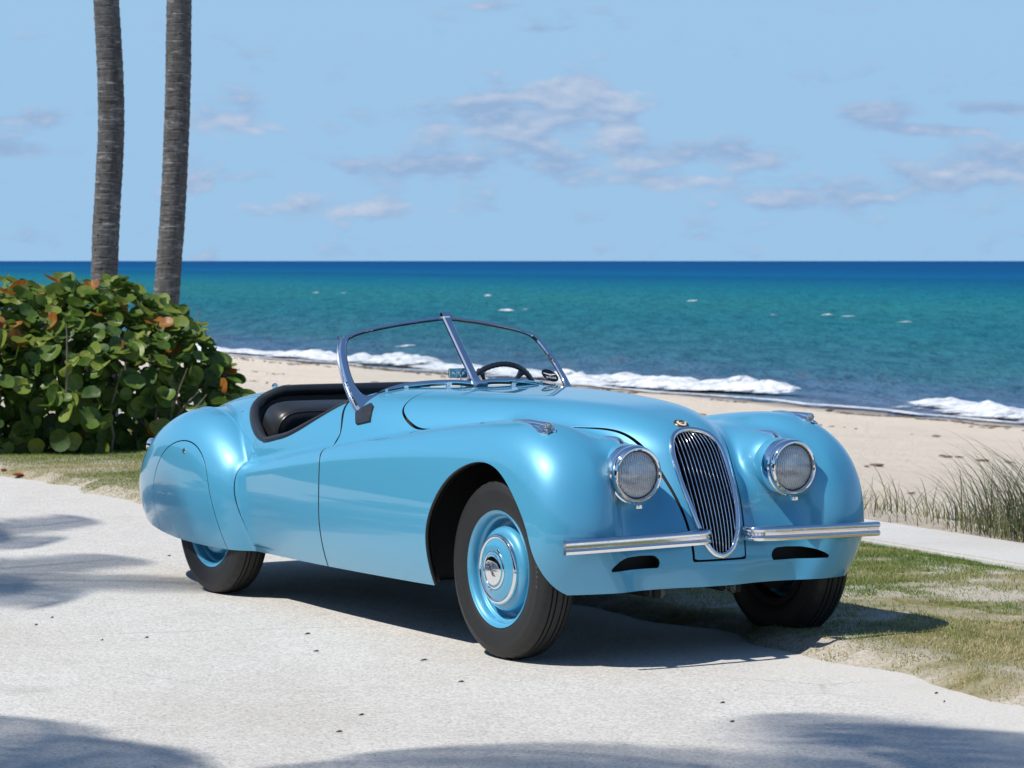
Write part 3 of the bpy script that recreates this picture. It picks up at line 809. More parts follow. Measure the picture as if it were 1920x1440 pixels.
def mirrored(m):
    s = np.array([1, -1, 1]); return (m[0] * s, m[1] * s, m[2][:, ::-1]) + tuple(m[3:])
def joined(m1, m2):
    return np.vstack([m1[0], m2[0]]), np.vstack([m1[1], m2[1]]), np.vstack([m1[2], m2[2] + len(m1[0])])
def mesh_obj(name, m, mat, parent, lip=None):
    V, N, T = m[:3]
    N = N / (np.linalg.norm(N, axis=1)[:, None] + 1e-12)
    o = link_mesh(name, np_mesh(name, V, T, N, mat_idx=lip), mat, parent)
    return o
def panel(name, half, parent, both=True):
    n = half[3]; k = np.zeros(len(half[2]), np.int32); k[len(k) - n:] = 1
    m = joined(half[:3], mirrored(half[:3])) if both else half
    return mesh_obj(name, m, [M_PAINT, M_SEAL], parent, np.r_[k, k] if both else k)  # edge lips blacked: seal rubber, with the shade of deep gaps put into the colour

body = surface_net()
BV, BN, BT = body
body = clip(body, BV[:, 1] - 1e-6)
body[0][np.abs(body[0][:, 1]) < 3e-6, 1] = 0
_mid = body[0][:, 1] == 0; body[1][_mid, 1] = 0
print('body', len(body[0]), round(time.time() - T0, 1))

# --- openings and shut lines (outlines in side view or plan)
Z_low = Curve1([(.6, .288), (.42, .285), (.3, .272), (-.45, .240), (-1.4, .229), (-2.1, .224), (-2.3, .222), (-2.6, .225), (-2.95, .240), (-3.2, .262), (-3.4, .29), (-3.6, .325), (-3.8, .34)], .03)
ARCH = SDF2(np.vstack([cspline([(-.475, .10), (-.464, .25), (-.455, .36), (-.432, .49), (-.365, .604), (-.28, .683), (-.165, .737), (-.04, .757), (.07, .738), (.165, .683), (.245, .604), (.305, .50), (.322, .43), (.340, .365), (.362, .312), (.388, .282), (.42, .26)], 160), [(.42, .10)]]), h=.01)
COCKPIT_LINE = cspline([(-2.474, .985), (-2.486, .955), (-2.500, .915), (-2.507, .886), (-2.488, .858), (-2.433, .826), (-2.334, .779), (-2.241, .742), (-2.166, .723), (-2.033, .735), (-1.931, .753), (-1.815, .790), (-1.72, .831), (-1.643, .870), (-1.569, .912), (-1.50, .944), (-1.452, .966), (-1.428, .985), (-1.42, 1.01)], 200)
COCKPIT = SDF2(np.vstack([[(-2.47, 1.3), (-2.47, 1.02)], COCKPIT_LINE, [(-1.415, 1.3)]]), h=.01)
GRILLE_HALF = [(.868, 0), (.866, .03), (.858, .062), (.842, .090), (.815, .108), (.78, .117), (.73, .1195), (.67, .117), (.61, .110), (.55, .100), (.49, .085), (.45, .068), (.42, .048), (.404, .024), (.399, 0)]
_gh = cspline(GRILLE_HALF, 120)
GRILLE = SDF2(np.vstack([_gh[:, ::-1], (_gh[:, ::-1] * [-1, 1])[::-1][1:-1]]), h=.006)          # (y, z)
VENT = SDF2(np.array([(.268, .364), (.262, .386), (.270, .405), (.29, .414), (.34, .415), (.41, .412), (.46, .402), (.500, .385), (.523, .368), (.526, .364)]), h=.006, pad=.2)   # (y, z)
DOOR = SDF2(np.vstack([cspline([(-1.66, 1.1), (-1.575, .93), (-1.548, .903), (-1.492, .86), (-1.447, .819), (-1.430, .775), (-1.443, .748), (-1.430, .722), (-1.405, .69), (-1.390, .62), (-1.384, .534), (-1.390, .42), (-1.405, .30), (-1.42, .22), (-1.43, .1)], 120), cspline([(-2.195, .1), (-2.205, .24), (-2.235, .36), (-2.262, .47), (-2.272, .56), (-2.258, .64), (-2.235, .70), (-2.23, .9), (-2.23, 1.1)], 80)]), h=.01)
SPAT = SDF2(cspline([(-2.345, .10), (-2.347, .22), (-2.358, .35), (-2.385, .47), (-2.437, .592), (-2.52, .666), (-2.64, .700), (-2.78, .682), (-2.90, .625), (-2.985, .54), (-3.04, .44), (-3.06, .34), (-3.062, .25), (-3.06, .10)], 160), h=.01)
_bh = np.vstack([[(-1.135, 0)], cspline([(-1.135, .15), (-1.13, .33), (-1.118, .45), (-1.085, .515), (-1.03, .542), (-.95, .555), (-.86, .554), (-.76, .536), (-.5, .476), (-.3, .412), (-.15, .362), (.0, .286), (.10, .236), (.20, .203), (.30, .172), (.384, .146), (.45, .122), (.50, .110), (.56, .106)], 180), [(.7, .106), (.7, 0)]])
BONNET = SDF2(np.vstack([_bh, (_bh * [1, -1])[::-1]]), h=.01)      # plan
BOOT = SDF2(cspline([(-2.78, 0), (-2.79, .16), (-2.83, .27), (-2.93, .33), (-3.15, .335), (-3.4, .30), (-3.58, .235), (-3.68, .14), (-3.70, 0), (-3.68, -.14), (-3.58, -.235), (-3.4, -.30), (-3.15, -.335), (-2.93, -.33), (-2.83, -.27), (-2.79, -.16), (-2.78, 0)], 200)[:-1], h=.012)
V = body[0]
body = clip(body, V[:, 2] - Z_low(V[:, 0]))
V = body[0]; body = clip(body, np.maximum(ARCH(V[:, 0], V[:, 2]), .30 + .28 * np.clip((V[:, 0] - .15) / .15, 0, 1) - V[:, 1]))
V = body[0]; body = clip(body, COCKPIT(V[:, 0], V[:, 2]))
V = body[0]; body = clip(body, np.where(V[:, 0] > .15, GRILLE(V[:, 1], V[:, 2]), .2))
V = body[0]; body = clip(body, np.where(V[:, 0] > .2, VENT(V[:, 1], V[:, 2]), .2))
# added dark skin, standing in for shade behind gaps and openings, 30 mm inside the panels
Vi, Ni, Ti = body
inner = (Vi - Ni * .030, -Ni, Ti[:, ::-1])
def door_f(V): return np.where(V[:, 1] > .45, DOOR(V[:, 0], V[:, 2]), .2)
def spat_f(V): return np.where(V[:, 1] > .45, SPAT(V[:, 0], V[:, 2]), .2)
def bonnet_f(V): return np.maximum(np.where(V[:, 2] > .2, BONNET(V[:, 0], V[:, 1]), .2), (.384 - V[:, 2]) if True else 0)
def boot_f(V): return np.where(V[:, 2] > .5, BOOT(V[:, 0], V[:, 1]), .2)
G_DOOR, G_SPAT, G_BON, G_BOOT = .0062, .0030, .0046, .0024
def g_door(V): return G_DOOR - .0042 * np.clip((-1.7 - V[:, 0]) / .3, 0, 1)      # the rear edge closes tighter than the hinge edge
door = clip(body, -door_f(body[0]) - g_door(body[0])); body = clip(body, door_f(body[0]) - g_door(body[0]))
spat = clip(body, -spat_f(body[0]) - G_SPAT); body = clip(body, spat_f(body[0]) - G_SPAT)
bonnet = clip(body, -bonnet_f(body[0]) - G_BON); body = clip(body, bonnet_f(body[0]) - G_BON)
boot = clip(body, -boot_f(body[0]) - G_BOOT); body = clip(body, boot_f(body[0]) - G_BOOT)

CAR = empty('sports_car', (CAR_X, CAR_Y, 0), CAR_YAW)
tag(CAR, 'pale blue metallic open two-seat vintage roadster with narrow slatted grille, parked on the pale path', 'car')
panel('body', flange(body, .016), CAR)
panel('bonnet', flange(bonnet, .014), CAR)
panel('boot_lid', flange(boot, .014), CAR)
shell = flange(door, .018); DOOR_L = panel('door', shell, CAR, False); DOOR_R = panel('door', mirrored(shell), CAR, False)
shell = flange(spat, .012); SPAT_L = panel('wheel_spat', shell, CAR, False); SPAT_R = panel('wheel_spat', mirrored(shell), CAR, False)
mesh_obj('dark_backing', joined(inner, mirrored(inner)), M_BLACK, CAR)
print('panels', round(time.time() - T0, 1))

def _root(fn, lo, hi):
    """first inside-to-outside crossing along a line: three rounds of 40 samples"""
    for _ in range(3):
        t = np.linspace(lo, hi, 40); f = fn(t); k = len(f) - 1 - int(np.argmax(f[::-1] < 0))
        if not (f < 0).any(): return lo
        k = min(k, 38); lo, hi = t[k], t[k + 1]
    return (lo + hi) / 2
def surf_y(x, z, lo=.0, hi=.85):
    """half-width of the shell at (x, z), or None"""
    if field(np.array([x]), np.array([lo]), np.array([z]))[0] > 0: return None
    return _root(lambda t: field(np.full_like(t, x), t, np.full_like(t, z)), lo, hi)
def surf_z(x, y, lo=.3, hi=1.1): return _root(lambda t: field(np.full_like(t, x), np.full_like(t, y), t), lo, hi)
def surf_x(y, z, lo=-.2, hi=.7): return _root(lambda t: field(t, np.full_like(t, y), np.full_like(t, z)), lo, hi)
def surf_n(x, y, z):
    g = grad(np.array([[x, y, z]], float))[0]; return Vector(g / np.linalg.norm(g))
# ================================================================== car fittings
def part(mb, name, mat, parent, **k): return mb.build(name, mat, parent, **k)
def text_mesh(s, size, extrude=.0005, bold=0.0, shear=0.0):
    cu = bpy.data.curves.new('lettering', 'FONT'); cu.body = s; cu.size = size; cu.extrude = extrude; cu.offset = bold; cu.shear = shear
    cu.align_x = 'CENTER'; cu.align_y = 'CENTER'; cu.resolution_u = 3
    o = bpy.data.objects.new('lettering', cu); COL.objects.link(o)
    dg = bpy.context.evaluated_depsgraph_get(); me = bpy.data.meshes.new_from_object(o.evaluated_get(dg))
    bpy.data.objects.remove(o); bpy.data.curves.remove(cu)
    V = [v.co.copy() for v in me.vertices]; F = [tuple(p.vertices) for p in me.polygons]; bpy.data.meshes.remove(me)
    return V, F
def frame_from(n, up):
    n = Vector(n).normalized(); up = Vector(up); x = up.cross(n).normalized(); y = n.cross(x)
    return Matrix((x, y, n)).transposed().to_4x4()
def copy_tree(o, parent=None):
    c = o.copy(); COL.objects.link(c)
    if parent is not None: c.parent = parent
    for ch in list(o.children): copy_tree(ch, c)
    return c

# ---------------- wheels
TW = [(.214, .056), (.226, .066), (.246, .074), (.272, .0785), (.297, .0782), (.3005, .0794), (.304, .0778), (.320, .073), (.332, .0665), (.339, .0575), (.3435, .047), (.345, .0385), (.339, .0375), (.339, .0325), (.3455, .0315), (.3462, .0185), (.340, .0175), (.340, .0125), (.3465, .0115), (.3467, 0)]
TYRE_PROF = TW + [(r, -h) for r, h in TW[-2::-1]]
def tyre_mesh():
    n = 160; V = []; F = []; m = len(TYRE_PROF)
    for i, (r, h) in enumerate(TYRE_PROF):
        for j in range(n):
            a = 2 * math.pi * j / n; rr = r; hh = h
            if abs(abs(h) - .0575) < .001 and j % 4 == 0: rr -= .0045            # shoulder notches
            if abs(abs(h) - .047) < .001 and j % 4 == 0: rr -= .003
            V.append((rr * math.cos(a), rr * math.sin(a), hh))
    for i in range(m - 1):
        for j in range(n): F.append((i * n + j, i * n + (j + 1) % n, (i + 1) * n + (j + 1) % n, (i + 1) * n + j))
    mb = MB(); mb.add(V, F); return mb
def wheel(x, side, front):
    """side -1 is the sunny near side; local Z of every piece points outwards"""
    ty = .652 if front else .612
    w = empty('wheel', (x, side * ty, .346)); w.parent = CAR
    w.rotation_euler = (R(-90) if side > 0 else R(90), 0, R(0))
    mb = tyre_mesh(); t = part(mb, 'tyre', M_RUBBER, w, angle=50)
    lt = MB()
    def ring_text(s, rad, a0, size, step):
        for k, ch in enumerate(s):
            if ch == ' ': continue
            V, F = text_mesh(ch, size, .0007)
            a = a0 - k * step
            M = Matrix.Rotation(a, 4, 'Z') @ Matrix.Translation((rad, 0, .0783)) @ Matrix.Rotation(-math.pi / 2, 4, 'Z')
            lt.add([M @ v for v in V], F)
    if front and side < 0:
        ring_text('6.00R16', .297, R(14), .020, R(3.6))
    if lt.v: part(lt, 'lettering', simple('grey rubber lettering', (.10, .10, .10), .6), t, smooth=False)
    mb = MB()
    mb.lathe([(.205, .040), (.214, .054), (.220, .0665), (.2245, .069), (.2265, .066), (.226, .062), (.221, .058), (.214, .05)], 96)
    mb.lathe([(.2205, .0668), (.213, .0635), (.207, .054), (.2045, .040), (.2035, .034), (.2005, .0315), (.196, .0300), (.1935, .024), (.1925, .005), (.186, -.012), (.178, -.016), (.1715, -.010), (.167, .010), (.164, .030), (.160, .042), (.154, .050), (.145, .0555), (.137, .0585), (.128, .0590), (.11, .0590)], 96)
    part(mb, 'rim', M_PAINT, w, angle=60)
    mb = MB()   # hub cap: chrome ring, painted dish, chrome inner ring
    mb.mi = 0; mb.lathe([(.134, .058), (.1355, .064), (.134, .0705), (.130, .0745), (.125, .0755), (.1205, .0745), (.1185, .0725)], 96)
    mb.mi = 1; mb.lathe([(.1185, .0727), (.112, .0745), (.10, .079), (.09, .082), (.080, .0835), (.0745, .0835)], 96)
    mb.mi = 0; mb.lathe([(.0755, .083), (.0755, .0865), (.0725, .089), (.069, .089), (.0675, .0875), (.0672, .0865)], 64)
    mb.mi = 1; mb.lathe([(.0674, .0866), (.063, .0885), (.0595, .0892)], 64)
    mb.mi = 0; mb.lathe([(.0597, .0885), (.0597, .0905), (.057, .0925), (.045, .0945), (.025, .0960), (0.0001, .0965)], 64)
    hc = part(mb, 'hub_cap', [M_CHROME, M_PAINT], w, angle=40)
    for a in (R(68), R(68 + 180)):
        mb = MB(); c = Vector((.0765 * math.cos(a), .0765 * math.sin(a), .085))
        mb.tube([c + Vector((-.010 * math.sin(a), .010 * math.cos(a), 0)), c + Vector((.004 * math.cos(a), .004 * math.sin(a), .002)), c - Vector((-.010 * math.sin(a), .010 * math.cos(a), 0))], [.003, .0055, .003], 8)
        part(mb, 'ear', M_CHROME, hc)
    if front:
        V, F = text_mesh('Jaguar', .026, .0008, .0006, .35)
        M = Matrix.Rotation(R(-50), 4, 'Z')
        lt = MB(); lt.add([M @ (v + Vector((0, 0, .0966 - (v.x ** 2 + v.y ** 2) * .9))) for v in V], F)
        part(lt, 'lettering', M_SEAL, hc, smooth=False)
    mb = MB(); mb.tube([(.198, .03, .03), (.193, .028, .055)], [.0035, .003], 8)
    part(mb, 'valve', M_CHROME_SOFT, w)
    mb = MB(); mb.lathe([(.205, .040), (.20, -.05), (.19, -.062), (.21, -.068), (.22, -.066)], 48); part(mb, 'inner_rim', M_BLACK, w); mb = MB(); mb.lathe([(.15, -.02), (.15, -.07), (.02, -.08)], 32)
    part(mb, 'brake_drum', M_BLACK, w)
    return w
WHEEL_X_F, WHEEL_X_R = 0.0, -2.591
for sd in (-1, 1):
    wheel(WHEEL_X_F, sd, True); wheel(WHEEL_X_R, sd, False)

# ---------------- under-body: floor, wheel wells, front cross-member
mb = MB()
mb.add([(-3.45, -.5, .30), (-3.45, .5, .30), (-2.95, .36, .27), (-2.95, -.36, .27)], [(0, 1, 2, 3)])
mb.add([(-2.95, -.40, .27), (-2.95, .40, .27), (-2.2, .40, .25), (-2.2, -.40, .25)], [(0, 1, 2, 3)])
mb.add([(-2.2, -.66, .25), (-2.2, .66, .25), (-.55, .70, .25), (-.55, -.70, .25)], [(0, 1, 2, 3)])
mb.add([(-.55, -.34, .25), (-.55, .34, .25), (.34, .34, .30), (.34, -.34, .30)], [(0, 1, 2, 3)])
for s in (-1, 1):
    y0, y1 = s * .34, s * .70
    mb.add([(-.56, y0, .25), (.33, y0, .30), (.22, y0, .60), (.0, y0, .78), (-.56, y0, .84)], [(0, 1, 2, 3, 4)])
    mb.add([(-.56, y0, .25), (-.56, s * .71, .25), (-.56, s * .69, .80), (-.56, y0, .85)], [(0, 1, 2, 3)])
    mb.add([(-3.0, s * .38, .26), (-2.2, s * .38, .25), (-2.2, s * .38, .80), (-3.0, s * .38, .80)], [(0, 1, 2, 3)])
    mb.add([(-2.2, s * .38, .25), (-2.2, s * .62, .25), (-2.2, s * .60, .70), (-2.2, s * .38, .70)], [(0, 1, 2, 3)])
    mb.add([(-3.02, s * .38, .27), (-3.02, s * .66, .27), (-3.02, s * .62, .65), (-3.02, s * .38, .65)], [(0, 1, 2, 3)])
part(mb, 'floor_pan', M_BLACK, CAR, smooth=False)
mb = MB()
mb.tube([(.02, -.60, .30), (.05, -.35, .27), (.05, .35, .27), (.02, .60, .30)], .022, 10)
mb.tube([(.14, -.55, .26), (.16, .55, .26)], .011, 8)
for s in (-1, 1):
    mb.tube([(.30, s * .19, .235), (.30, s * .19, .32)], .018, 10)
    mb.tube([(.22, s * .18, .245), (-.3, s * .22, .25)], .016, 8)
part(mb, 'front_suspension', M_BLACK, CAR)
for s in (-1, 1):
    M = Matrix.Translation((.30, s * .175, .252)) @ Matrix.Rotation(R(90), 4, 'Y')
    mb = MB(); mb.lathe([(.0001, .012), (.012, .012), (.014, .008), (.020, .008), (.022, 0), (.020, -.02)], 20, M)
    part(mb, 'torsion_bar_cap', simple('dull steel', (.12, .12, .12), .45, .8), CAR)
mb = MB(); mb.tube([(-.6, .28, .20), (-2.0, .30, .20), (-2.9, .30, .24), (-3.62, .30, .25)], .022, 10); part(mb, 'exhaust_pipe', M_CHROME_SOFT, CAR)

# ---------------- radiator grille
GX = {}
def nose(y, z): return surf_x(abs(y), z)
mb = MB(); pts = []
hh = cspline(GRILLE_HALF, 30)
loop = [(h, z) for z, h in hh] + [(-h, z) for z, h in hh[::-1][1:-1]]
P = []
for h, z in loop:
    x = nose(h, z); n = surf_n(x, h if h else 1e-4, z)
    P.append(Vector((x, h, z)) + Vector((n.x, n.y if h else 0, n.z)) * .004)
mb.tube(P, .0085, 12, closed=True, sx=1.3, up=(1, 0, 0))
GR = part(mb, 'grille', M_CHROME, CAR, angle=60)
zs_of_h = hh[:, 0]; wmax = hh[:, 1].max()
nb = 13
for k in range(nb):
    u = (k - (nb - 1) / 2) / ((nb - 1) / 2 + .75)
    path = []
    for z in np.linspace(.866, .401, 34):
        hz = np.interp(-z, -zs_of_h, hh[:, 1])
        y = u * wmax * (.62 + .38 * min(1, hz / wmax * 1.02 + .02))
        if abs(y) > hz - .001: continue
        path.append(Vector((nose(y, z) - .006, y, z)))
    if len(path) < 3: continue
    mb = MB()
    # thin blade: rounded front edge, 22 mm deep
    n = len(path); vs = []; fs = []
    for i, p in enumerate(path):
        t = (path[min(i + 1, n - 1)] - path[max(i - 1, 0)]).normalized(); nv = Vector((-t.z, 0, t.x));
        if nv.x < 0: nv = -nv
        s = Vector((0, 1, 0))
        for a, d in ((-.0014, -.022), (-.0017, -.002), (-.0010, .0012), (0, .0019), (.0010, .0012), (.0017, -.002), (.0014, -.022)): vs.append(p + s * a + nv * d)
    for i in range(n - 1):
        for j in range(6): fs.append((i * 7 + j, i * 7 + j + 1, (i + 1) * 7 + j + 1, (i + 1) * 7 + j))
    mb.add(vs, fs); part(mb, 'bar', M_CHROME, GR, angle=50)
mb = MB()
vs = []; fs = []
for i, z in enumerate(np.linspace(.855, .36, 20)):
    for j, y in enumerate(np.linspace(-.15, .15, 5)): vs.append((nose(min(abs(y), .11), min(max(z, .40), .86)) - .075, y, z - .0))
for i in range(19):
    for j in range(4): fs.append((i * 5 + j, i * 5 + j + 1, (i + 1) * 5 + j + 1, (i + 1) * 5 + j))
mb.add(vs, fs); part(mb, 'radiator', M_BLACK, CAR)
# black mesh behind the two air slots
mb = MB()
for s in (-1, 1):
    mb = MB(); mb.box((.365, s * .39, .39), (.004, .34, .11)); part(mb, 'vent_mesh', M_BLACK, CAR, smooth=False)

# ---------------- bonnet badge
c = Vector((.192, 0, surf_z(.192, 1e-4))); n = surf_n(.192, 1e-4, c.z); n.y = 0; n.normalize()
M = Matrix.Translation(c) @ frame_from(n, (-1, 0, 0))
mb = MB(); mb.mi = 0; mb.lathe([(.031, -.004), (.031, .002), (.029, .0045), (.026, .005), (.0255, .0045)], 40, M)
mb.mi = 1; mb.lathe([(.0256, .0045), (.020, .0048)], 40, M)
mb.mi = 2; mb.lathe([(.0201, .0048), (.012, .0054), (.0001, .0058)], 40, M)
BDG = part(mb, 'badge', [M_BRONZE, M_SEAL, M_CREAM], CAR, angle=30)
mb = MB()
for k in range(22):
    a = 2 * math.pi * k / 22
    mb.tube([M @ Vector((.0215 * math.cos(a), .0215 * math.sin(a), .0051)), M @ Vector((.0243 * math.cos(a), .0243 * math.sin(a), .0051))], .0005, 4)
mb.tube([M @ Vector(p) for p in [(-.010, .006, .0058), (-.004, .009, .0075), (.004, .007, .0075), (.009, .001, .0068), (.006, -.006, .007), (-.002, -.008, .0072), (-.008, -.002, .0066)]], [.0012, .003, .0026, .003, .0022, .003, .0012], 6)
part(mb, 'emblem', M_BRONZE, BDG)

# ---------------- headlights
M_BLUEGREY = M_PAINT
def headlight(s):
    M = Matrix.Translation((.428, s * .367, .7215)) @ Matrix.Rotation(R(90), 4, 'Y')
    hl = empty('headlight', (0, 0, 0), 0, CAR)
    mb = MB(); mb.lathe([(.110, -.115), (.1125, -.10), (.1120, -.062), (.1105, -.052)], 64, M); part(mb, 'bucket', M_PAINT, hl)
    mb = MB()
    mb.lathe([(.1085, -.060), (.1118, -.058), (.1130, -.050), (.1125, -.034), (.1110, -.020), (.1065, -.019), (.1085, -.013), (.1090, -.004), (.1065, .006), (.1015, .012), (.0965, .0125), (.0925, .0095), (.0905, .004), (.0885, -.006)], 72, M)
    part(mb, 'bezel', M_CHROME, hl, angle=28)
    mb = MB(); mb.lathe([(.0905, .003), (.0865, .001), (.0860, -.010)], 64, M); part(mb, 'gasket', M_SEAL, hl)
    mb = MB(); mb.lathe([(.0875, .000), (.080, .0058), (.066, .0115), (.048, .016), (.026, .0192), (.0001, .0205)], 56, M)
    mb.lathe([(.0875, -.003), (.080, .002), (.066, .0075), (.048, .012), (.026, .0152), (.0001, .0165)], 56, M)
    part(mb, 'lens', M_LENS, hl, weld=False)
    mb = MB(); mb.lathe([(.088, -.003), (.080, -.022), (.066, -.041), (.048, -.055), (.026, -.064), (.0001, -.067)], 56, M); part(mb, 'reflector', M_REFLECTOR, hl)
    mb = MB(); mb.lathe([(.0001, -.014), (.014, -.018), (.018, -.03), (.016, -.04)], 24, M)
    part(mb, 'bulb_shield', M_CHROME_SOFT, hl)
    mb = MB(); mb.box((.430, s * .367, .602), (.014, .018, .012)); mb.box((.437, s * .367, .597), (.008, .026, .005)); mb.tube([(.43, s * .367, .604), (.452, s * .367, .604)], .0048, 10)
    part(mb, 'clip_screw', M_CHROME, hl, smooth=False)
    # spear along the top of the pod
    mb = MB(); n = 14; vs = []; fs = []
    for i in range(n):
        t = i / (n - 1); x = .405 - .215 * t; zz = surf_z(x, .367) if x < .38 else None
        base = (zz if zz else surf_z(.375, .367) + (x - .375) * .12) - .003
        wd = .0115 * (1 - t) ** .7 + .0015; ht = .007 + .020 * (1 - t) ** 1.0
        for a, b in ((-1, 0), (-.75, .55), (0, 1), (.75, .55), (1, 0)): vs.append((x, s * .367 + a * wd, base + b * ht))
    for i in range(n - 1):
        for j in range(4): fs.append((i * 5 + j, i * 5 + j + 1, (i + 1) * 5 + j + 1, (i + 1) * 5 + j))
    fs.append((0, 1, 2, 3, 4)); mb.add(vs, fs)
    zt = surf_z(.375, .367)
    mb.tube([(.388, s * .367, zt + .010), (.408, s * .367, zt + .012), (.422, s * .367, zt + .006), (.432, s * .367, zt - .012)], [.010, .0095, .0075, .004], 10)
    mb.tube([(.405, s * .367, zt + .012), (.417, s * .367, zt + .023), (.424, s * .367, zt + .020)], [.006, .005, .002], 8)
    part(mb, 'spear', M_CHROME, hl, angle=50)
for s in (-1, 1): headlight(s)

# ---------------- side lights on the wing crests
def sidelight(s):
    y = s * .622; mb = MB(); n = 16
    xt, xf = -.045, .205
    def crest(x): return surf_z(x, .622)
    # open base rail following the wing, fin tube above it, lamp at the front
    zc = .9005; xe = xf + .022
    out = []
    for i in range(n):
        t = i / (n - 1); x = xt + (xe - xt) * t; w = .001 + .029 * min(1, t / .86) ** 1.15
        if t > .86: w *= math.sqrt(max(0, 1 - ((t - .86) / .155) ** 2))
        out.append((x, w))
    for sg in (1, -1):
        P = [Vector((x, y + sg * w, surf_z(x, abs(y + sg * w)) + .0025)) for x, w in out]
        mb.tube(P, [.0032 + .0030 * min(1, i / 5) for i in range(n)], 8, up=(0, 0, 1))
    fl = []; 
    for x, w in out[10:]: fl += [(x, y + w, surf_z(x, abs(y + w)) + .004), (x, y, surf_z(x, abs(y)) + .005), (x, y - w, surf_z(x, abs(y - w)) + .004)]
    mb.add(fl, [(k * 3 + q, k * 3 + q + 1, k * 3 + q + 4, k * 3 + q + 3) for k in range(len(fl) // 3 - 1) for q in (0, 1)])
    pts = []; rr = []; z0 = crest(xt) + .003
    for i in range(n):
        t = i / (n - 1); r_ = .0040 + .0125 * t ** 1.2; x = xt + (xf - xt) * t
        pts.append((x, y, z0 + (zc + .0165 - z0) * t + .0035 * math.sin(math.pi * t) - r_)); rr.append(r_)
    mb.tube(pts, rr, 18, cap=True)
    mb.tube([(xf - .010, y, crest(xf) - .002), (xf - .009, y, zc - .008)], [.013, .010], 14)
    sl = part(mb, 'sidelight', M_CHROME, CAR, angle=45)
    M = Matrix.Translation((xf, y, zc)) @ Matrix.Rotation(R(90), 4, 'Y')
    mb = MB(); mb.lathe([(.0166, -.006), (.0175, 0), (.0165, .004), (.0140, .0045), (.0136, .002)], 32, M); part(mb, 'bezel', M_CHROME, sl)
    mb = MB(); mb.lathe([(.0138, .002), (.010, .0050), (.005, .0066), (.0001, .007)], 28, M)
    part(mb, 'lens', simple('pale ribbed glass', (.42, .46, .47), .08, .0, 1.0, bump=(240, .5, .002)), sl)
for s in (-1, 1): sidelight(s)

# ---------------- front quarter bumpers: two ribs each
PROF = [(-.010, -.0285), (.000, -.0285), (.0085, -.0265), (.0135, -.0205), (.0145, -.0155), (.0120, -.0095), (.0065, -.0062), (.0045, -.0055), (.0045, -.0030), (.0075, -.0022), (.0075, .0022), (.0045, .0030), (.0045, .0055), (.0065, .0062), (.0120, .0095), (.0145, .0155), (.0135, .0205), (.0085, .0265), (.000, .0285), (-.010, .0285)]
def bumper(s):
    e = .004 if s < 0 else .034
    ctl = [(.440, .086 + e, .480), (.482, .084 + e, .480), (.504, .089 + e, .480), (.516, .105 + e, .480), (.520, .130 + e, .4795), (.521, .20, .4785), (.520, .35, .4765), (.516, .50, .4745), (.507, .64, .472), (.495, .735, .470)]
    Pc = cspline(ctl, 46); mb = MB(); vs = []; fs = []; m = len(PROF)
    for i in range(len(Pc)):
        t = Pc[min(i + 1, len(Pc) - 1)] - Pc[max(i - 1, 0)]; t /= np.linalg.norm(t)
        o = np.array([t[1], -t[0], 0]); o /= np.linalg.norm(o)      # outward (forward) side
        for d, h in PROF:
            q = Pc[i] + o * d + np.array([0, 0, h]); vs.append((q[0], q[1] * s, q[2]))
    for i in range(len(Pc) - 1):
        for j in range(m): fs.append((i * m + j, i * m + (j + 1) % m, (i + 1) * m + (j + 1) % m, (i + 1) * m + j))
    fs.append(tuple(range(m))); fs.append(tuple((len(Pc) - 1) * m + j for j in range(m)))
    mb.add(vs, fs); b = part(mb, 'bumper', M_CHROME, CAR, angle=32)
    for y in (.24, .60):
        mb = MB(); mb.box((.475, s * y, .470), (.075, .03, .024)); part(mb, 'bracket', M_BLACK, b, smooth=False)
for s in (-1, 1): bumper(s)

# ---------------- windscreen: two flat panes in a V, each in its own chrome frame
WA, WB, WC = Vector((-1.336, 0, .978)), Vector((-1.618, 0, 1.281)), Vector((-1.659, -.497, 1.191))
WN = (WB - WA).cross(WC - WA).normalized()
if WN.x < 0: WN = -WN
WU = (WB - WA).normalized(); WS = WN.cross(WU).normalized()       # in-plane axes
if WS.y > 0: WS = -WS
def wp(s, a, b, off=0.0):
    p = WA + WS * a + WU * b + WN * off
    return Vector((p.x, p.y if s < 0 else -p.y, p.z))
def in_plane(P3): d = Vector(P3) - WA; return (d.dot(WS), d.dot(WU))
OUT3 = [[(-1.616, -.001, 1.279), (-1.642, -.187, 1.258), (-1.657, -.339, 1.235), (-1.661, -.470, 1.202), (-1.657, -.494, 1.194), (-1.648, -.508, 1.178)],
        [(-1.648, -.508, 1.178), (-1.604, -.536, 1.118), (-1.555, -.551, 1.060), (-1.500, -.561, .995), (-1.445, -.564, .940), (-1.406, -.562, .898), (-1.380, -.558, .872)],
        [(-1.380, -.558, .872), (-1.392, -.520, .898), (-1.404, -.485, .926), (-1.414, -.440, .950), (-1.420, -.385, .968), (-1.418, -.329, .980), (-1.408, -.25, .988), (-1.390, -.15, .992), (-1.362, -.055, .993), (-1.344, -.008, .987)]]
IN3 = [[(-1.608, -.012, 1.266), (-1.634, -.190, 1.244), (-1.648, -.335, 1.221), (-1.650, -.450, 1.193), (-1.643, -.476, 1.180), (-1.632, -.487, 1.166)],
       [(-1.632, -.487, 1.166), (-1.592, -.509, 1.108), (-1.548, -.522, 1.056), (-1.500, -.527, 1.004), (-1.462, -.522, .966), (-1.443, -.510, .950), (-1.434, -.494, .944)],
       [(-1.434, -.494, .944), (-1.429, -.472, .946), (-1.430, -.452, .954), (-1.434, -.425, .966), (-1.436, -.38, .980), (-1.432, -.329, .993), (-1.421, -.25, 1.003), (-1.402, -.15, 1.006), (-1.374, -.055, 1.006), (-1.358, -.012, 1.001)]]
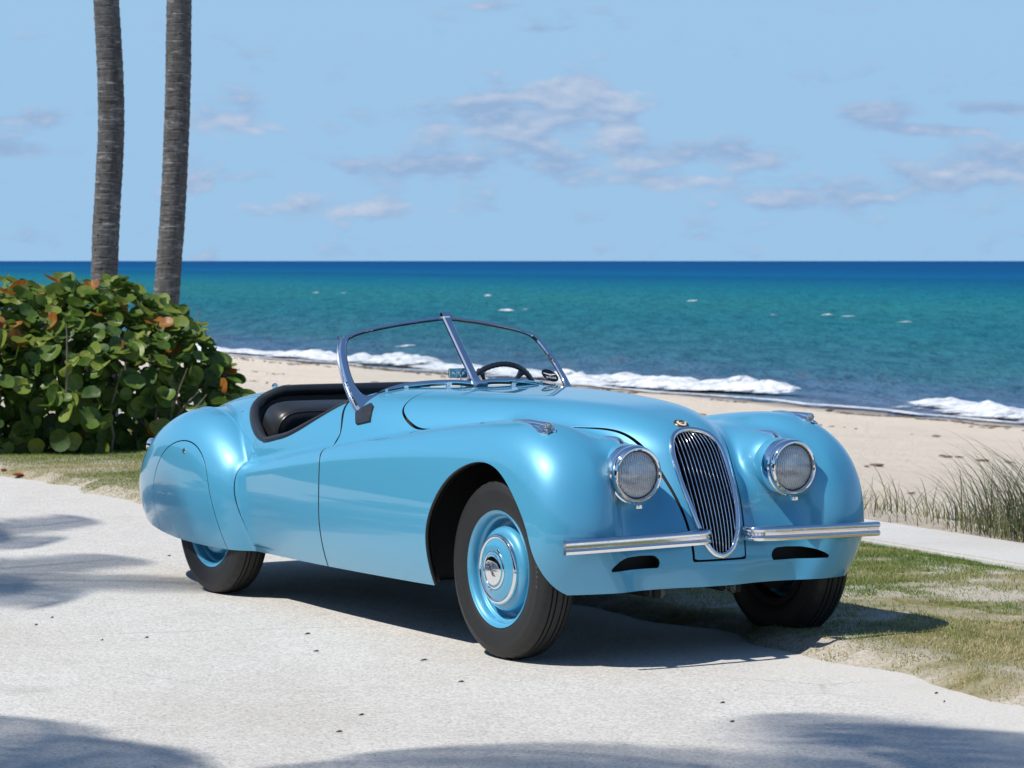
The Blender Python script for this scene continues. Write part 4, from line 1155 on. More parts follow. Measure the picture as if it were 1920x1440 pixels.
def resamp(segs, ns):
    out = []
    for sg, n in zip(segs, ns): out += list(cspline([in_plane(p) for p in sg], n + 1)[:-1])
    out.append(np.array(in_plane(segs[-1][-1]))); return out
WSC = empty('windscreen', (0, 0, 0), 0, CAR)
for s in (-1, 1):
    O = resamp(OUT3, (16, 16, 22)); I = resamp(IN3, (16, 16, 22)); n = len(O); mb = MB(); vs = []; fs = []
    for o, i in zip(O, I):
        mid = (o + i) / 2
        for q, off in ((o, .0), (o * .85 + i * .15, .0075), (i * .9 + o * .1, .0075), (i, .002), (i, -.006), (o, -.009)): vs.append(wp(s, q[0], q[1], off))
    for k in range(n - 1):
        for j in range(6): fs.append((k * 6 + j, k * 6 + (j + 1) % 6, (k + 1) * 6 + (j + 1) % 6, (k + 1) * 6 + j))
    fs.append(tuple(range(6))); fs.append(tuple((n - 1) * 6 + j for j in range(6)))
    mb.add(vs, fs); part(mb, 'frame', M_CHROME, WSC, angle=25)
    mb = MB()      # rubber channel round the glass and under the bottom rail
    mb.tube([wp(s, q[0], q[1], -.001) for q in I], .0032, 6)
    mb.tube([wp(s, q[0], q[1], -.004) for q in O[32:]], .006, 6)
    part(mb, 'seal', M_SEAL, WSC)
    mb = MB(); loop = [wp(s, q[0], q[1], 0.0) for q in I]; c = sum(loop, Vector()) / len(loop)
    mb.add(loop + [c], [(k, (k + 1) % len(loop), len(loop)) for k in range(len(loop))])
    part(mb, 'pane', M_GLASS, WSC, smooth=False)
    # upright that braces the outer edge, hinge bolt at its head
    mb = MB(); mb.tube([wp(s, q[0] + .004, q[1], -.014) for q in O[15:32]], .006, 8)
    h = wp(s, O[15][0] + .014, O[15][1] + .006, -.012); mb.tube([h - Vector((0, .006, 0)), h + Vector((0, .006, 0))], .006, 10)
    part(mb, 'pillar', M_CHROME_SOFT, WSC)
    # rubber gaiter at the foot
    bm = bmesh.new()
    bot = [(-1.405, -.566, .876), (-1.342, -.600, .838), (-1.318, -.605, .832), (-1.228, -.590, .848), (-1.262, -.572, .873), (-1.303, -.532, .908), (-1.345, -.520, .918), (-1.40, -.53, .90)]
    top = [(-1.398, -.562, .892), (-1.382, -.561, .876), (-1.392, -.520, .901), (-1.402, -.492, .924), (-1.372, -.568, .868)]
    for p in bot:
        q = Vector(p) + surf_n(p[0], abs(p[1]), p[2]).reflect(Vector((0, 1, 0))) * .007; bm.verts.new((q.x, q.y * (1 if s < 0 else -1), q.z))
        bm.verts.new((p[0], p[1] * .985 * (1 if s < 0 else -1), p[2] - .012))
    for p in top: bm.verts.new((p[0], p[1] * (1 if s < 0 else -1), p[2]))
    bmesh.ops.convex_hull(bm, input=bm.verts); bmesh.ops.bevel(bm, geom=bm.edges[:], offset=.003, segments=2, affect='EDGES')
    me = bpy.data.meshes.new('gaiter'); bm.to_mesh(me); bm.free(); me.polygons.foreach_set('use_smooth', [True] * len(me.polygons)); me.set_sharp_from_angle(angle=R(40))
    link_mesh('gaiter', me, M_SEAL, WSC)
# centre post: flat chrome bar with a flared foot
mb = MB(); n = 14; vs = []; fs = []
axis = (WB - WA).normalized(); nrm = Vector((axis.z, 0, -axis.x)); nrm = nrm if nrm.x > 0 else -nrm
for i in range(n):
    t = i / (n - 1); p = WA + (WB - WA) * (-.045 + 1.075 * t) + nrm * .006
    w = .0205 + .010 * max(0, 1 - t / .22) ** 2; d = .007 + .012 * max(0, 1 - t / .15) ** 2
    p = p + nrm * (.022 * max(0, 1 - t / .13) ** 2)
    for a, b in ((-1, -.008), (-1, .001), (-.72, 1), (.72, 1), (1, .001), (1, -.008)):
        vs.append(p + Vector((0, a * w, 0)) + nrm * (b * d if b > 0.5 else b))
for i in range(n - 1):
    for j in range(6): fs.append((i * 6 + j, i * 6 + (j + 1) % 6, (i + 1) * 6 + (j + 1) % 6, (i + 1) * 6 + j))
fs += [tuple(range(6)), tuple((n - 1) * 6 + j for j in range(6))]; mb.add(vs, fs)
part(mb, 'centre_post', M_CHROME, WSC, angle=30)
mb = MB(); mb.box(WB + nrm * .010 - axis * .004, (.016, .047, .024), Matrix.Rotation(-math.atan2(-axis.x, axis.z), 3, 'Y')); part(mb, 'top_bracket', M_CHROME, WSC, smooth=False)
# oval print in the lower far corner of the glass
a0, b0 = in_plane((-1.49, -.468, 1.012))
mb = MB(); mb.add([wp(1, a0 + .047 * math.cos(t), b0 + .037 * math.sin(t), -.0015) for t in np.linspace(0, 2 * math.pi, 40, endpoint=False)], [tuple(range(40))])
STK = part(mb, 'sticker', simple('black sticker', (.006, .007, .007), .9, spec=.05), WSC, smooth=False)
mb = MB(); V, F = text_mesh('JAGUAR', .0165, .0002, .0002)
def stk(v, f): return wp(1, a0 - f * v[0] if False else a0 + f * v[0], b0 + v[1], .0005)
mb.add([stk((v.x, v.y - .014), 1) for v in V], F)
wing = [(-.004, .004), (-.012, .009), (-.026, .011), (-.040, .010), (-.030, .006), (-.016, .002), (-.005, .000)]
mb.add([stk(p, 1) for p in wing], [tuple(range(len(wing)))]); mb.add([stk((-p[0], p[1]), 1) for p in wing], [tuple(range(len(wing)))])
mb.add([stk((.006 * math.cos(t), .003 + .006 * math.sin(t)), 1) for t in np.linspace(0, 6.283, 14, endpoint=False)], [tuple(range(14))])
part(mb, 'lettering', M_WHITE, WSC, smooth=False)

# ---------------- wipers, mirror
def wiper(s, piv, tip_in, tip_out, flip=1):
    w = MB(); p = Vector(piv)
    w.lathe([(.010, -.012), (.010, .004), (.007, .010), (.0001, .011)], 14, Matrix.Translation(p))
    w.box(p + Vector((0, 0, .012)), (.02, .026, .014))
    tm = (Vector(tip_in) + Vector(tip_out)) / 2
    w.tube([p + Vector((0, 0, .012)), p * .6 + tm * .4 + Vector((.006, 0, .016)), tm + Vector((.004, 0, .006))], [.0042, .0034, .0028], 8)
    wo = part(w, 'wiper', M_CHROME, CAR, angle=40)
    b = MB(); b.tube([tip_in, tm + Vector((0, 0, .003)), tip_out], [.003, .0042, .003], 6); part(b, 'blade', M_SEAL, wo)
    for q, sz in ((Vector(tip_out) * .85 + Vector(tip_in) * .15 + Vector((.004, 0, .003)), (.012, .014, .012)), (tm + Vector((.004, 0, .004)), (.012, .02, .012))):
        b = MB(); b.box(q, sz); part(b, 'clip', M_CHROME, wo)
wiper(-1, (-1.31, -.165, surf_z(-1.31, .165) + .004), (-1.362, -.21, 1.000), (-1.390, -.47, .962))
wiper(1, (-1.31, .165, surf_z(-1.31, .165) + .004), (-1.36, .23, 1.000), (-1.40, .46, .968))
mb = MB()
mb.box((-1.418, -.052, 1.037), (.010, .094, .042)); mo = None
mi = part(mb, 'mirror', M_CHROME, CAR, smooth=False)
bm = bmesh.new(); bm.from_mesh(mi.data); bmesh.ops.bevel(bm, geom=bm.edges[:], offset=.003, segments=2, affect='EDGES'); bm.to_mesh(mi.data); bm.free()
M = Matrix.Translation((-1.4132, -.052, 1.037)) @ Matrix.Rotation(R(90), 4, 'Y')
mb = MB(); mb.lathe([(.0165, 0), (.0165, .002), (.014, .0035), (.0115, .002), (.009, .001)], 32, M @ Matrix.Diagonal((.85, 2.0, 1, 1))); mb.lathe([(.008, 0), (.007, .006), (.0001, .008)], 16, M)
mb.tube([(-1.405, -.050, 1.034), (-1.400, -.046, 1.005), (-1.405, -.042, .972)], [.0035, .003, .004], 8); mb.tube([(-1.405, -.012, 1.012), (-1.402, -.028, .985)], .003, 8)
part(mb, 'stalk', M_CHROME, mi)

# ---------------- cockpit: trim roll, tub, seats, dash, steering wheel
line = []
for x, z in COCKPIT_LINE[::2]:
    y = surf_y(x, z)
    if y is not None and y > .02: line.append((x, y, z))
line = np.array(line)[::-1]                      # front of door -> round to the rear middle
seg = np.r_[0, np.cumsum(np.linalg.norm(np.diff(line, axis=0), axis=1))]
def along(s): return np.array([np.interp(s, seg, line[:, k]) for k in range(3)])
corner = seg[np.argmin(line[:, 2] + .0)]
s0 = seg[np.argmax(line[:, 2] < .925)]
def trim_path(a, b, n): return [along(t) for t in np.linspace(a, b, n)]
mb = MB(); door_r = []; rear_r = []
for s in (-1, 1):
    P = [Vector((p[0], s * (p[1] - .010), p[2] + .004)) for p in trim_path(s0, corner, 40)]
    rr = [.008 + .006 * min(1, t * 2.2) + .003 * t for t in np.linspace(0, 1, 40)]
    mb = MB(); mb.tube(P, rr, 12); part(mb, 'door_trim', M_LEATHER, CAR, angle=60)
mb = MB(); A = trim_path(corner, seg[-1], 44)
ym = A[-1][1]
A = [np.array([p[0] + .018 * min(1, i / 12), p[1] - .014, p[2] + .004]) for i, p in enumerate(A)]
mid = [np.array([A[-1][0], y, A[-1][2] + .002]) for y in np.linspace(A[-1][1], -A[-1][1], 9)[1:-1]]
full = [Vector((p[0], -p[1], p[2])) for p in A] + [Vector((p[0], -p[1], p[2])) for p in mid] + [Vector(tuple(p)) for p in A[::-1]]
rr = [.016 + .009 * min(1, min(i, len(full) - 1 - i) / 10) for i in range(len(full))]
mb.tube(full, rr, 16)
part(mb, 'rear_trim', M_LEATHER, CAR, angle=60)
# inner walls from the opening down to the floor
mb = MB(); F_ = [along(t) for t in np.linspace(0, seg[-1], 70)]
loop = [Vector((p[0], -(p[1] - .022), p[2] - .004)) for p in F_] + [Vector((p[0], p[1] - .022, p[2] - .004)) for p in F_[::-1]]
n = len(loop); vs = []
for p in loop: vs += [p, Vector((p.x * .985 - .02, p.y * .985, .55)), Vector((p.x * .985 - .02, p.y * .97, .33))]
fs = [(k * 3 + j, ((k + 1) % n) * 3 + j, ((k + 1) % n) * 3 + j + 1, k * 3 + j + 1) for k in range(n) for j in (0, 1)]
fs.append(tuple(k * 3 + 2 for k in range(n))); mb.add(vs, fs)
part(mb, 'cockpit_lining', M_LEATHER, CAR, angle=50)
def cushion(name, c, d, p, parent, mat, tilt=0.0, nu=28, nv=16):
    """upholstered block: superellipsoid"""
    mb = MB(); vs = []; fs = []
    def sp(c_, e): return math.copysign(abs(c_) ** e, c_)
    rot = Matrix.Rotation(tilt, 3, 'Y')
    for i in range(nv + 1):
        v = -math.pi / 2 + math.pi * i / nv
        for j in range(nu):
            u = 2 * math.pi * j / nu
            q = Vector((sp(math.cos(v), p) * sp(math.cos(u), p) * d[0] / 2, sp(math.cos(v), p) * sp(math.sin(u), p) * d[1] / 2, sp(math.sin(v), p) * d[2] / 2))
            vs.append(rot @ q + Vector(c))
    for i in range(nv):
        for j in range(nu): fs.append((i * nu + j, i * nu + (j + 1) % nu, (i + 1) * nu + (j + 1) % nu, (i + 1) * nu + j))
    mb.add(vs, fs); return part(mb, name, mat, parent, angle=70)
for s in (-1, 1):
    st = empty('seat', (0, 0, 0), 0, CAR)
    cushion('cushion', (-1.98, s * .285, .47), (.50, .50, .20), .32, st, M_LEATHER)
    cushion('backrest', (-2.285, s * .285, .655), (.20, .535, .46), .36, st, M_LEATHER, R(14))
    mb = MB(); M = Matrix.Translation((-2.285, s * .285, .655)) @ Matrix.Rotation(R(14), 4, 'Y')
    mb.tube([M @ Vector((.076, .255 * math.copysign(abs(math.cos(t)) ** .36, math.cos(t)), .215 * math.copysign(abs(math.sin(t)) ** .36, math.sin(t)))) for t in np.linspace(0, 2 * math.pi, 48, endpoint=False)], .006, 6, closed=True, up=(1, 0, 0))
    part(mb, 'piping', M_SEAL, st)
mb = MB()
vs = []; fs = []
for i, y in enumerate(np.linspace(-.53, .53, 15)):
    zt = min(surf_z(-1.46, max(abs(y), .001)), .955) - .012
    vs += [(-1.40, y, zt + .004), (-1.47, y, zt), (-1.495, y, zt - .025), (-1.485, y, .70)]
for i in range(14):
    for j in range(3): fs.append((i * 4 + j, i * 4 + j + 1, (i + 1) * 4 + j + 1, (i + 1) * 4 + j))
mb.add(vs, fs); db = part(mb, 'dashboard', M_LEATHER, CAR, angle=50)
for y, r_ in ((-.08, .055), (.08, .055), (-.19, .03), (.19, .03)):
    mb = MB(); mb.lathe([(r_, -.004), (r_, .008), (r_ * .9, .010), (r_ * .88, .003), (.0001, .003)], 28, Matrix.Translation((-1.494, y, .83)) @ Matrix.Rotation(R(-90), 4, 'Y'))
    part(mb, 'gauge', M_BAKELITE, db)
SC = Vector((-1.785, .36, .862)); an = Vector((-math.cos(R(21)), 0, math.sin(R(21))))
M = Matrix.Translation(SC) @ frame_from(an, (0, 0, 1))
sw = empty('steering_wheel', (0, 0, 0), 0, CAR)
mb = MB(); n = 120; pts = [M @ Vector((.212 * math.cos(t), .212 * math.sin(t), 0)) for t in np.linspace(0, 2 * math.pi, n, endpoint=False)]
mb.tube(pts, [.0125 + (.0012 if k % 2 else -.0006) for k in range(n)], 10, closed=True, up=tuple(an)); part(mb, 'rim', M_BAKELITE, sw, angle=70)
for k in range(4):
    mb = MB(); a = R(58 + (0, 64, 180, 244)[k]); d = Vector((math.cos(a), math.sin(a), 0))
    mb.tube([M @ (d * .03 + Vector((0, 0, -.02))), M @ (d * .12 + Vector((0, 0, -.008))), M @ (d * .18), M @ (d * .212)], [.016, .013, .016, .030], 10, sx=.45, up=tuple(an))
    part(mb, 'spoke', M_BAKELITE, sw)
mb = MB(); mb.lathe([(.0001, .012), (.03, .008), (.045, -.01), (.03, -.03), (.02, -.35)], 24, M); part(mb, 'boss', M_BAKELITE, sw)

# ---------------- small brightwork on the shell
mb = MB()
for (p, nrm) in (((-2.544, -.532, .830), (-.05, -.66, .75)), ((-2.204, -.631, .706), (-.06, -.96, .27))):
    for s in (1, -1):
        q = Vector((p[0], p[1] * s, p[2])); N_ = Vector((nrm[0], nrm[1] * s, nrm[2]))
        mb = MB(); mb.lathe([(.0062, -.002), (.006, .004), (.004, .006), (.0001, .0065)], 14, Matrix.Translation(q) @ frame_from(N_, (1, 0, 0)))
        part(mb, 'tonneau_stud', M_CHROME, CAR)
for s, sp in ((-1, SPAT_R), (1, SPAT_L)):
    y = surf_y(-2.645, .655); N_ = surf_n(-2.645, y, .655)
    mb = MB(); M = Matrix.Translation((-2.645, s * y, .655)) @ frame_from((N_.x, N_.y * s, N_.z), (0, 0, 1))
    mb.lathe([(.013, -.002), (.013, .003), (.011, .005), (.008, .005), (.0078, .001)], 24, M); part(mb, 'lock', M_CHROME, sp)
    mb = MB(); mb.lathe([(.0079, .0015), (.0001, .0015)], 20, M); part(mb, 'keyhole', M_SEAL, sp)
# piping bead along the seam of each rear wing
for s in (-1, 1):
    mb = MB(); P = []
    for x, y0 in zip(np.linspace(-2.22, -3.25, 30), np.interp(np.linspace(-2.22, -3.25, 30), [-3.25, -2.95, -2.75, -2.6, -2.45, -2.3, -2.22], [.50, .555, .575, .585, .598, .622, .640])):
        z = surf_z(x, y0); N_ = surf_n(x, y0, z); P.append(Vector((x, s * y0, z)) + Vector((N_.x, s * N_.y, N_.z)) * .0005)
    mb.tube(P, .0038, 8); part(mb, 'wing_bead', M_PAINT, CAR)
# fuel filler / hood stud on the rear deck, tail lights
mb = MB(); z = surf_z(-2.672, .30); mb.lathe([(.010, -.004), (.009, .006), (.012, .012), (.015, .020), (.0135, .028), (.007, .033), (.0001, .034)], 20, Matrix.Translation((-2.672, -.30, z)))
part(mb, 'hood_fastener', M_CHROME, CAR)
for s in (-1, 1):
    mb = MB(); c = Vector((-3.47, s * .55, .625))
    mb.lathe([(.022, -.03), (.025, .0), (.025, .035), (.022, .045)], 24, Matrix.Translation(c) @ Matrix.Rotation(R(-90 - s * 0), 4, 'Y') @ Matrix.Diagonal((1.5, 1, 1, 1)))
    tl = part(mb, 'tail_light', M_CHROME, CAR)
    mb = MB(); mb.lathe([(.022, .045), (.016, .050), (.0001, .053)], 24, Matrix.Translation(c) @ Matrix.Rotation(R(-90), 4, 'Y') @ Matrix.Diagonal((1.5, 1, 1, 1))); part(mb, 'lens', M_REDLENS, tl)
print('car', round(time.time() - T0, 1))
# ================================================================== plants
def leaf_material(name, col, col2, trans=.35, rough=.42, vein=None):
    m, nt, b = new_mat(name); g = NT(nt); out = nt.nodes['Material Output']
    tc = g.n('ShaderNodeTexCoord'); oi = g.n('ShaderNodeObjectInfo')
    n = g.noise(tc.outputs['Object'], 14, 4, .6)
    c = g.mix(g.rng(n, .35, .68), col, col2)
    if vein:
        at = g.n('ShaderNodeAttribute', attribute_name='vein')
        c = g.mix(g.math('MULTIPLY', at.outputs['Fac'], .8), c, vein)
    g.l(c, b.inputs['Base Color']); b.inputs['Roughness'].default_value = rough; b.inputs['Specular IOR Level'].default_value = .35
    tl = g.n('ShaderNodeBsdfTranslucent'); g.l(c, tl.inputs[0])
    mx = g.n('ShaderNodeMixShader'); mx.inputs[0].default_value = trans
    g.l(b.outputs[0], mx.inputs[1]); g.l(tl.outputs[0], mx.inputs[2]); g.l(mx.outputs[0], out.inputs[0])
    return m

# ---------------- mown lawn: separate blades, thin and patchy
M_TURF, nt, b = new_mat('turf blades'); g = NT(nt); out = nt.nodes['Material Output']
at = g.n('ShaderNodeAttribute', attribute_name='tone'); 
c = g.ramp(at.outputs['Fac'], [(0, (.095, .175, .030)), (.35, (.165, .240, .050)), (.60, (.30, .295, .105)), (.80, (.46, .38, .185)), (1, (.58, .49, .30))])
g.l(c, b.inputs['Base Color']); b.inputs['Roughness'].default_value = .6; b.inputs['Specular IOR Level'].default_value = .2
tl = g.n('ShaderNodeBsdfTranslucent'); g.l(c, tl.inputs[0]); mx = g.n('ShaderNodeMixShader'); mx.inputs[0].default_value = .3
g.l(b.outputs[0], mx.inputs[1]); g.l(tl.outputs[0], mx.inputs[2]); g.l(mx.outputs[0], out.inputs[0])

def blades(name, s, t, z, length, width, lean, tone, mat, segs=2, curl=.9, parent=None, wind=None):
    n = len(s); a = rng.uniform(0, 2 * math.pi, n) if wind is None else wind + rng.normal(0, .85, n); L = length
    dx, dy = np.cos(a), np.sin(a); base = np.stack([NS.x * s + TS.x * t, NS.y * s + TS.y * t, z], 1)
    wa = a + math.pi / 2 + rng.normal(0, .5, n); wv = np.stack([np.cos(wa), np.sin(wa), 0 * wa], 1) * (width / 2)[:, None]
    V = []; th0 = lean
    p = base.copy(); th = th0.copy()
    for k in range(segs + 1):
        taper = 1 - (k / segs) ** 1.6
        if k < segs: V += [p - wv * max(taper, .15), p + wv * max(taper, .15)]
        else: V += [p]
        st = L / segs
        p = p + np.stack([np.sin(th) * dx, np.sin(th) * dy, np.cos(th)], 1) * st[:, None]; th = th + curl * rng.uniform(.4, 1.2, n) / segs
    V = np.stack(V, 1); m = V.shape[1]; o = (np.arange(n) * m)[:, None]; F = []
    for k in range(segs - 1): F += [np.stack([0 * a + 2 * k, 0 * a + 2 * k + 1, 0 * a + 2 * k + 3], 1), np.stack([0 * a + 2 * k, 0 * a + 2 * k + 3, 0 * a + 2 * k + 2], 1)]
    k = segs - 1; F += [np.stack([0 * a + 2 * k, 0 * a + 2 * k + 1, 0 * a + 2 * k + 2], 1)]
    F = np.stack(F, 1).reshape(n, -1, 3).astype(np.int64) + o[:, None]
    me = np_mesh(name, V.reshape(-1, 3), F.reshape(-1, 3)); at = me.attributes.new('tone', 'FLOAT', 'POINT')
    at.data.foreach_set('value', np.repeat(tone, m).astype(np.float32))
    ob = link_mesh(name, me, mat, parent); ob['kind'] = 'stuff'; return ob

n = 1500000
t = np.concatenate([rng.uniform(5.5, 13.6, int(n * .56)), rng.uniform(13.6, 16.5, int(n * .06)), rng.uniform(16.5, 26, int(n * .38))]); s = rng.uniform(4.9, 8.15, len(t))
d = s - edge_s(t)
patch = fbm(s * .75, t * .75, 51, 4); fine = fbm(s * 5, t * 5, 57, 3); dens = np.clip(.34 + d * .75, 0, 1.0) * np.clip(.95 + 1.5 * patch + 1.0 * fine, .0, 1)
bare = fbm(s * .9 + 9, t * .5, 77, 3) + .5 * fine
dens = np.where(t > 16, np.clip(dens * 1.3 + .55 * (d > .03), 0, 1), dens); dens *= np.where((bare > .30) & (s < 7.5) & (t < 16), .12, 1); dens = np.where(d > -.02, dens, np.where((d > -.32) & (fine + patch > .25), .10, 0))
keep = rng.uniform(0, 1, len(t)) < dens; s, t, d = s[keep], t[keep], d[keep]
dry = np.clip(.40 + .95 * fbm(s * .9, t * .9, 63, 4) + .35 * fine[keep] - .12 * np.clip(d, 0, 1.5) + .25 * np.clip(.5 - d, 0, 1), 0, 1)
tone = np.clip(np.where(t > 16, dry * .6 + .26, dry) + rng.normal(0, .22, len(s)), 0, 1)
L = rng.uniform(.012, .030, len(s)) * np.clip(.85 + d * .2, .7, 1.1)
blades('lawn_grass', s, t, lawn_z(s, t) - .004, L, rng.uniform(.003, .0055, len(s)), rng.uniform(.45, 1.45, len(s)), tone, M_TURF, 1, .0)

# ---------------- dune grass behind the kerb walk
n = 6000; t = rng.uniform(8.0, 17.5, n); s = rng.uniform(8.84, 9.7, n)
cl = fbm(t * 1.25, s * 1.4, 91, 3); big = np.clip(1.25 - np.abs(t - 11.2) * .14, .74, 1.15)
keep = rng.uniform(0, 1, n) < np.clip(.40 + 1.5 * cl, .05, 1); s, t, big, cl = s[keep], t[keep], big[keep], cl[keep]
L = rng.uniform(.32, .90, len(s)) * big * np.clip(.85 + .5 * cl, .6, 1.2)
tone = np.clip(rng.normal(.30, .22, len(s)), 0, 1)
M_DUNE, nt, b = new_mat('dune grass blades'); g = NT(nt)
at = g.n('ShaderNodeAttribute', attribute_name='tone')
g.l(g.ramp(at.outputs['Fac'], [(0, (.035, .055, .022)), (.35, (.095, .115, .045)), (.65, (.21, .21, .085)), (1, (.46, .40, .22))]), b.inputs['Base Color']); b.inputs['Roughness'].default_value = .5
blades('dune_grass', s, t, sand_z(s, t) + .02, L, rng.uniform(.0045, .0075, len(s)), rng.uniform(.0, .28, len(s)), tone, M_DUNE, 9, 1.9, wind=math.pi * 1.02)
n = 7500; t = rng.uniform(8.0, 17.5, n); s = rng.uniform(8.82, 9.5, n); cl = fbm(t * 1.25, s * 1.4, 91, 3)
keep = rng.uniform(0, 1, n) < np.clip(.6 + 1.2 * cl, .15, 1); s, t = s[keep], t[keep]
blades('dune_undergrowth', s, t, sand_z(s, t) + .02, rng.uniform(.10, .34, len(s)), rng.uniform(.004, .007, len(s)), rng.uniform(.1, .8, len(s)), np.clip(rng.normal(.52, .22, len(s)), 0, 1), M_DUNE, 4, 1.6)

# ---------------- sea-grape hedge
def grape_leaf(rad, fold, nseg=14, notch=.16):
    """round leathery leaf: rim points, a mid-rib fold, raised veins through a vertex value"""
    V = [(0, 0, 0)]; E = [1.0]
    rings = (.5, 1.0)
    for r in rings:
        for k in range(nseg):
            a = 2 * math.pi * k / nseg; q = r * (1 - notch * math.exp(-((a if a < math.pi else a - 2 * math.pi) / .3) ** 2))
            x, y = q * math.cos(a) * rad, q * math.sin(a) * rad * 1.06
            V.append((x + rad, y, fold * abs(y) + .18 * (q * q) * rad * .8 + .03 * rad * math.sin(3 * a) * r)); E.append(1.0 if abs(math.sin(a)) < .12 else (.55 if k % 3 == 0 else 0.0))
    V[0] = (rad, 0, 0); F = []
    for k in range(nseg):
        k2 = (k + 1) % nseg; F.append((0, 1 + k, 1 + k2)); F.append((1 + k, 1 + nseg + k, 1 + nseg + k2)); F.append((1 + k, 1 + nseg + k2, 1 + k2))
    return np.array(V), np.array(F), np.array(E)
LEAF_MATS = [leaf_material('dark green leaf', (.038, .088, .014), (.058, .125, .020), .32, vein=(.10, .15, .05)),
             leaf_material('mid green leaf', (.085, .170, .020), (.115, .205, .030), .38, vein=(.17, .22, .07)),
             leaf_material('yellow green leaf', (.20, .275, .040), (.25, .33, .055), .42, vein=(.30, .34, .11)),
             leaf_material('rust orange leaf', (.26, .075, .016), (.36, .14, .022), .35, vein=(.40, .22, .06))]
HB = [(-6.6, 23.0, .50, 1.5, 1.3, .82), (-5.2, 23.3, .52, 1.2, 1.2, .84), (-4.15, 23.1, .52, 1.0, 1.15, .80), (-3.42, 23.2, .46, .85, 1.1, .84), (-2.98, 23.3, .36, .74, .95, .80), (-2.72, 23.2, .22, .60, .8, .62), (-3.57, 23.1, 1.2, .15, .22, .21), (-2.42, 23.1, .52, .14, .3, .16)]
def hedge_f(P):
    f = np.full(len(P), 9.0)
    for cx, cy, cz, a, b_, c in HB: f = np.minimum(f, ((P[:, 0] - cx) / a) ** 2 + ((P[:, 1] - cy) / b_) ** 2 + ((P[:, 2] - cz) / c) ** 2)
    return f
NL = 5400
cand = np.stack([rng.uniform(-7.6, -2.0, 60000), rng.uniform(21.7, 24.7, 60000), rng.uniform(.04, 1.45, 60000)], 1)
ff = hedge_f(cand) + .32 * fbm(cand[:, 0] * 2.1 + cand[:, 1], cand[:, 2] * 2.1 + cand[:, 1] * .7, 101, 3)
wgt = np.where(ff < 1.06, np.exp(-((ff - .95) / .36) ** 2) * np.where(cand[:, 1] > 24.1, .45, 1) + .05, 0)
sel = rng.choice(len(cand), NL, replace=False, p=wgt / wgt.sum()); C = cand[sel]; cf = ff[sel]
e_ = .02; gn = np.stack([(hedge_f(C + np.eye(3)[k] * e_) - hedge_f(C - np.eye(3)[k] * e_)) for k in range(3)], 1); gn /= np.linalg.norm(gn, axis=1)[:, None] + 1e-9
up = gn * .75 + np.array([0, 0, .55]) + np.array([-.25, -.18, .2]) * .6 + rng.normal(0, .60, (NL, 3)); up /= np.linalg.norm(up, axis=1)[:, None]
ax = rng.normal(0, 1, (NL, 3)) + gn * .8; ax -= (ax * up).sum(1)[:, None] * up; ax /= np.linalg.norm(ax, axis=1)[:, None]; ay = np.cross(up, ax)
size = rng.uniform(.040, .090, NL) * np.where(rng.uniform(0, 1, NL) < .12, .7, 1)
top = C[:, 2] > .62 + .5 * (cf > .8)
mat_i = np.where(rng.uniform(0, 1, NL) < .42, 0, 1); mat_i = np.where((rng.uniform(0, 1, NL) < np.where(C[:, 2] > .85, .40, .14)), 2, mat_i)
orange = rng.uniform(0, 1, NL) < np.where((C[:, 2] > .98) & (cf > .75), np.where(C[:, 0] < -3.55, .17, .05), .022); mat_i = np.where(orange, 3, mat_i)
HEDGE = empty('sea_grape_hedge', (-3.9, 23.2, 0)); tag(HEDGE, 'round-leaved green hedge with rusty orange leaves in front of the two palm trunks', 'hedge')
LV, LF, LE = grape_leaf(1.0, .25)
LV2, LF2, LE2 = grape_leaf(1.0, .55, notch=.22)
vis = (cf > .62) & (C[:, 0] / C[:, 1] > -.180)
score = size * (1 + .5 * (up[:, 1] < -.15)) * np.where(vis, 1, 0) * np.where(C[:, 1] < 23.3, 1.0, np.where(C[:, 2] > .95, .9, .4)) * (.6 + .4 * np.clip(cf, 0, 1.05))
best = np.argsort(-score)[:300]; isbest = np.zeros(NL, bool); isbest[best] = True
leaf_me = []
for k in range(4):
    row = []
    for (v, f, e2) in ((LV, LF, LE), (LV2, LF2, LE2)):
        me = np_mesh('leaf', v, f); a_ = me.attributes.new('vein', 'FLOAT', 'POINT'); a_.data.foreach_set('value', e2.astype(np.float32)); me.materials.append(LEAF_MATS[k]); row.append(me)
    leaf_me.append(row)
hloc = Vector(HEDGE.location)
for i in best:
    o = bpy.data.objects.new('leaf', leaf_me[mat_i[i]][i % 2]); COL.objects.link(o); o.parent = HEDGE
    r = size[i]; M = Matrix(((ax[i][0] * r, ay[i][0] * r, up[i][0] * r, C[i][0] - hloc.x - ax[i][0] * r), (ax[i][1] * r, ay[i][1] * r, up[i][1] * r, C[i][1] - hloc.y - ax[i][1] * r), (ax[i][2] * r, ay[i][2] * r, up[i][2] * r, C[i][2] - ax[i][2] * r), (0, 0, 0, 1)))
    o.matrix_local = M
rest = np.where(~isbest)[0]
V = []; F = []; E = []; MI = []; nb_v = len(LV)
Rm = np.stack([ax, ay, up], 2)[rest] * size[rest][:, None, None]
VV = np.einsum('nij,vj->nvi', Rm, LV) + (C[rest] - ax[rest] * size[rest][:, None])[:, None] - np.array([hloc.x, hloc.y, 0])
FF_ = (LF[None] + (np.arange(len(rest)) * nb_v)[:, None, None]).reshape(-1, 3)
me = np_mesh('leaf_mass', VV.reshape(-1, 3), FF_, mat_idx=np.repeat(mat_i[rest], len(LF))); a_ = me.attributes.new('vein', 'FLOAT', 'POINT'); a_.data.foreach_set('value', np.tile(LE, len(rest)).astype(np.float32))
o = link_mesh('leaf_mass', me, LEAF_MATS, HEDGE); o['kind'] = 'stuff'
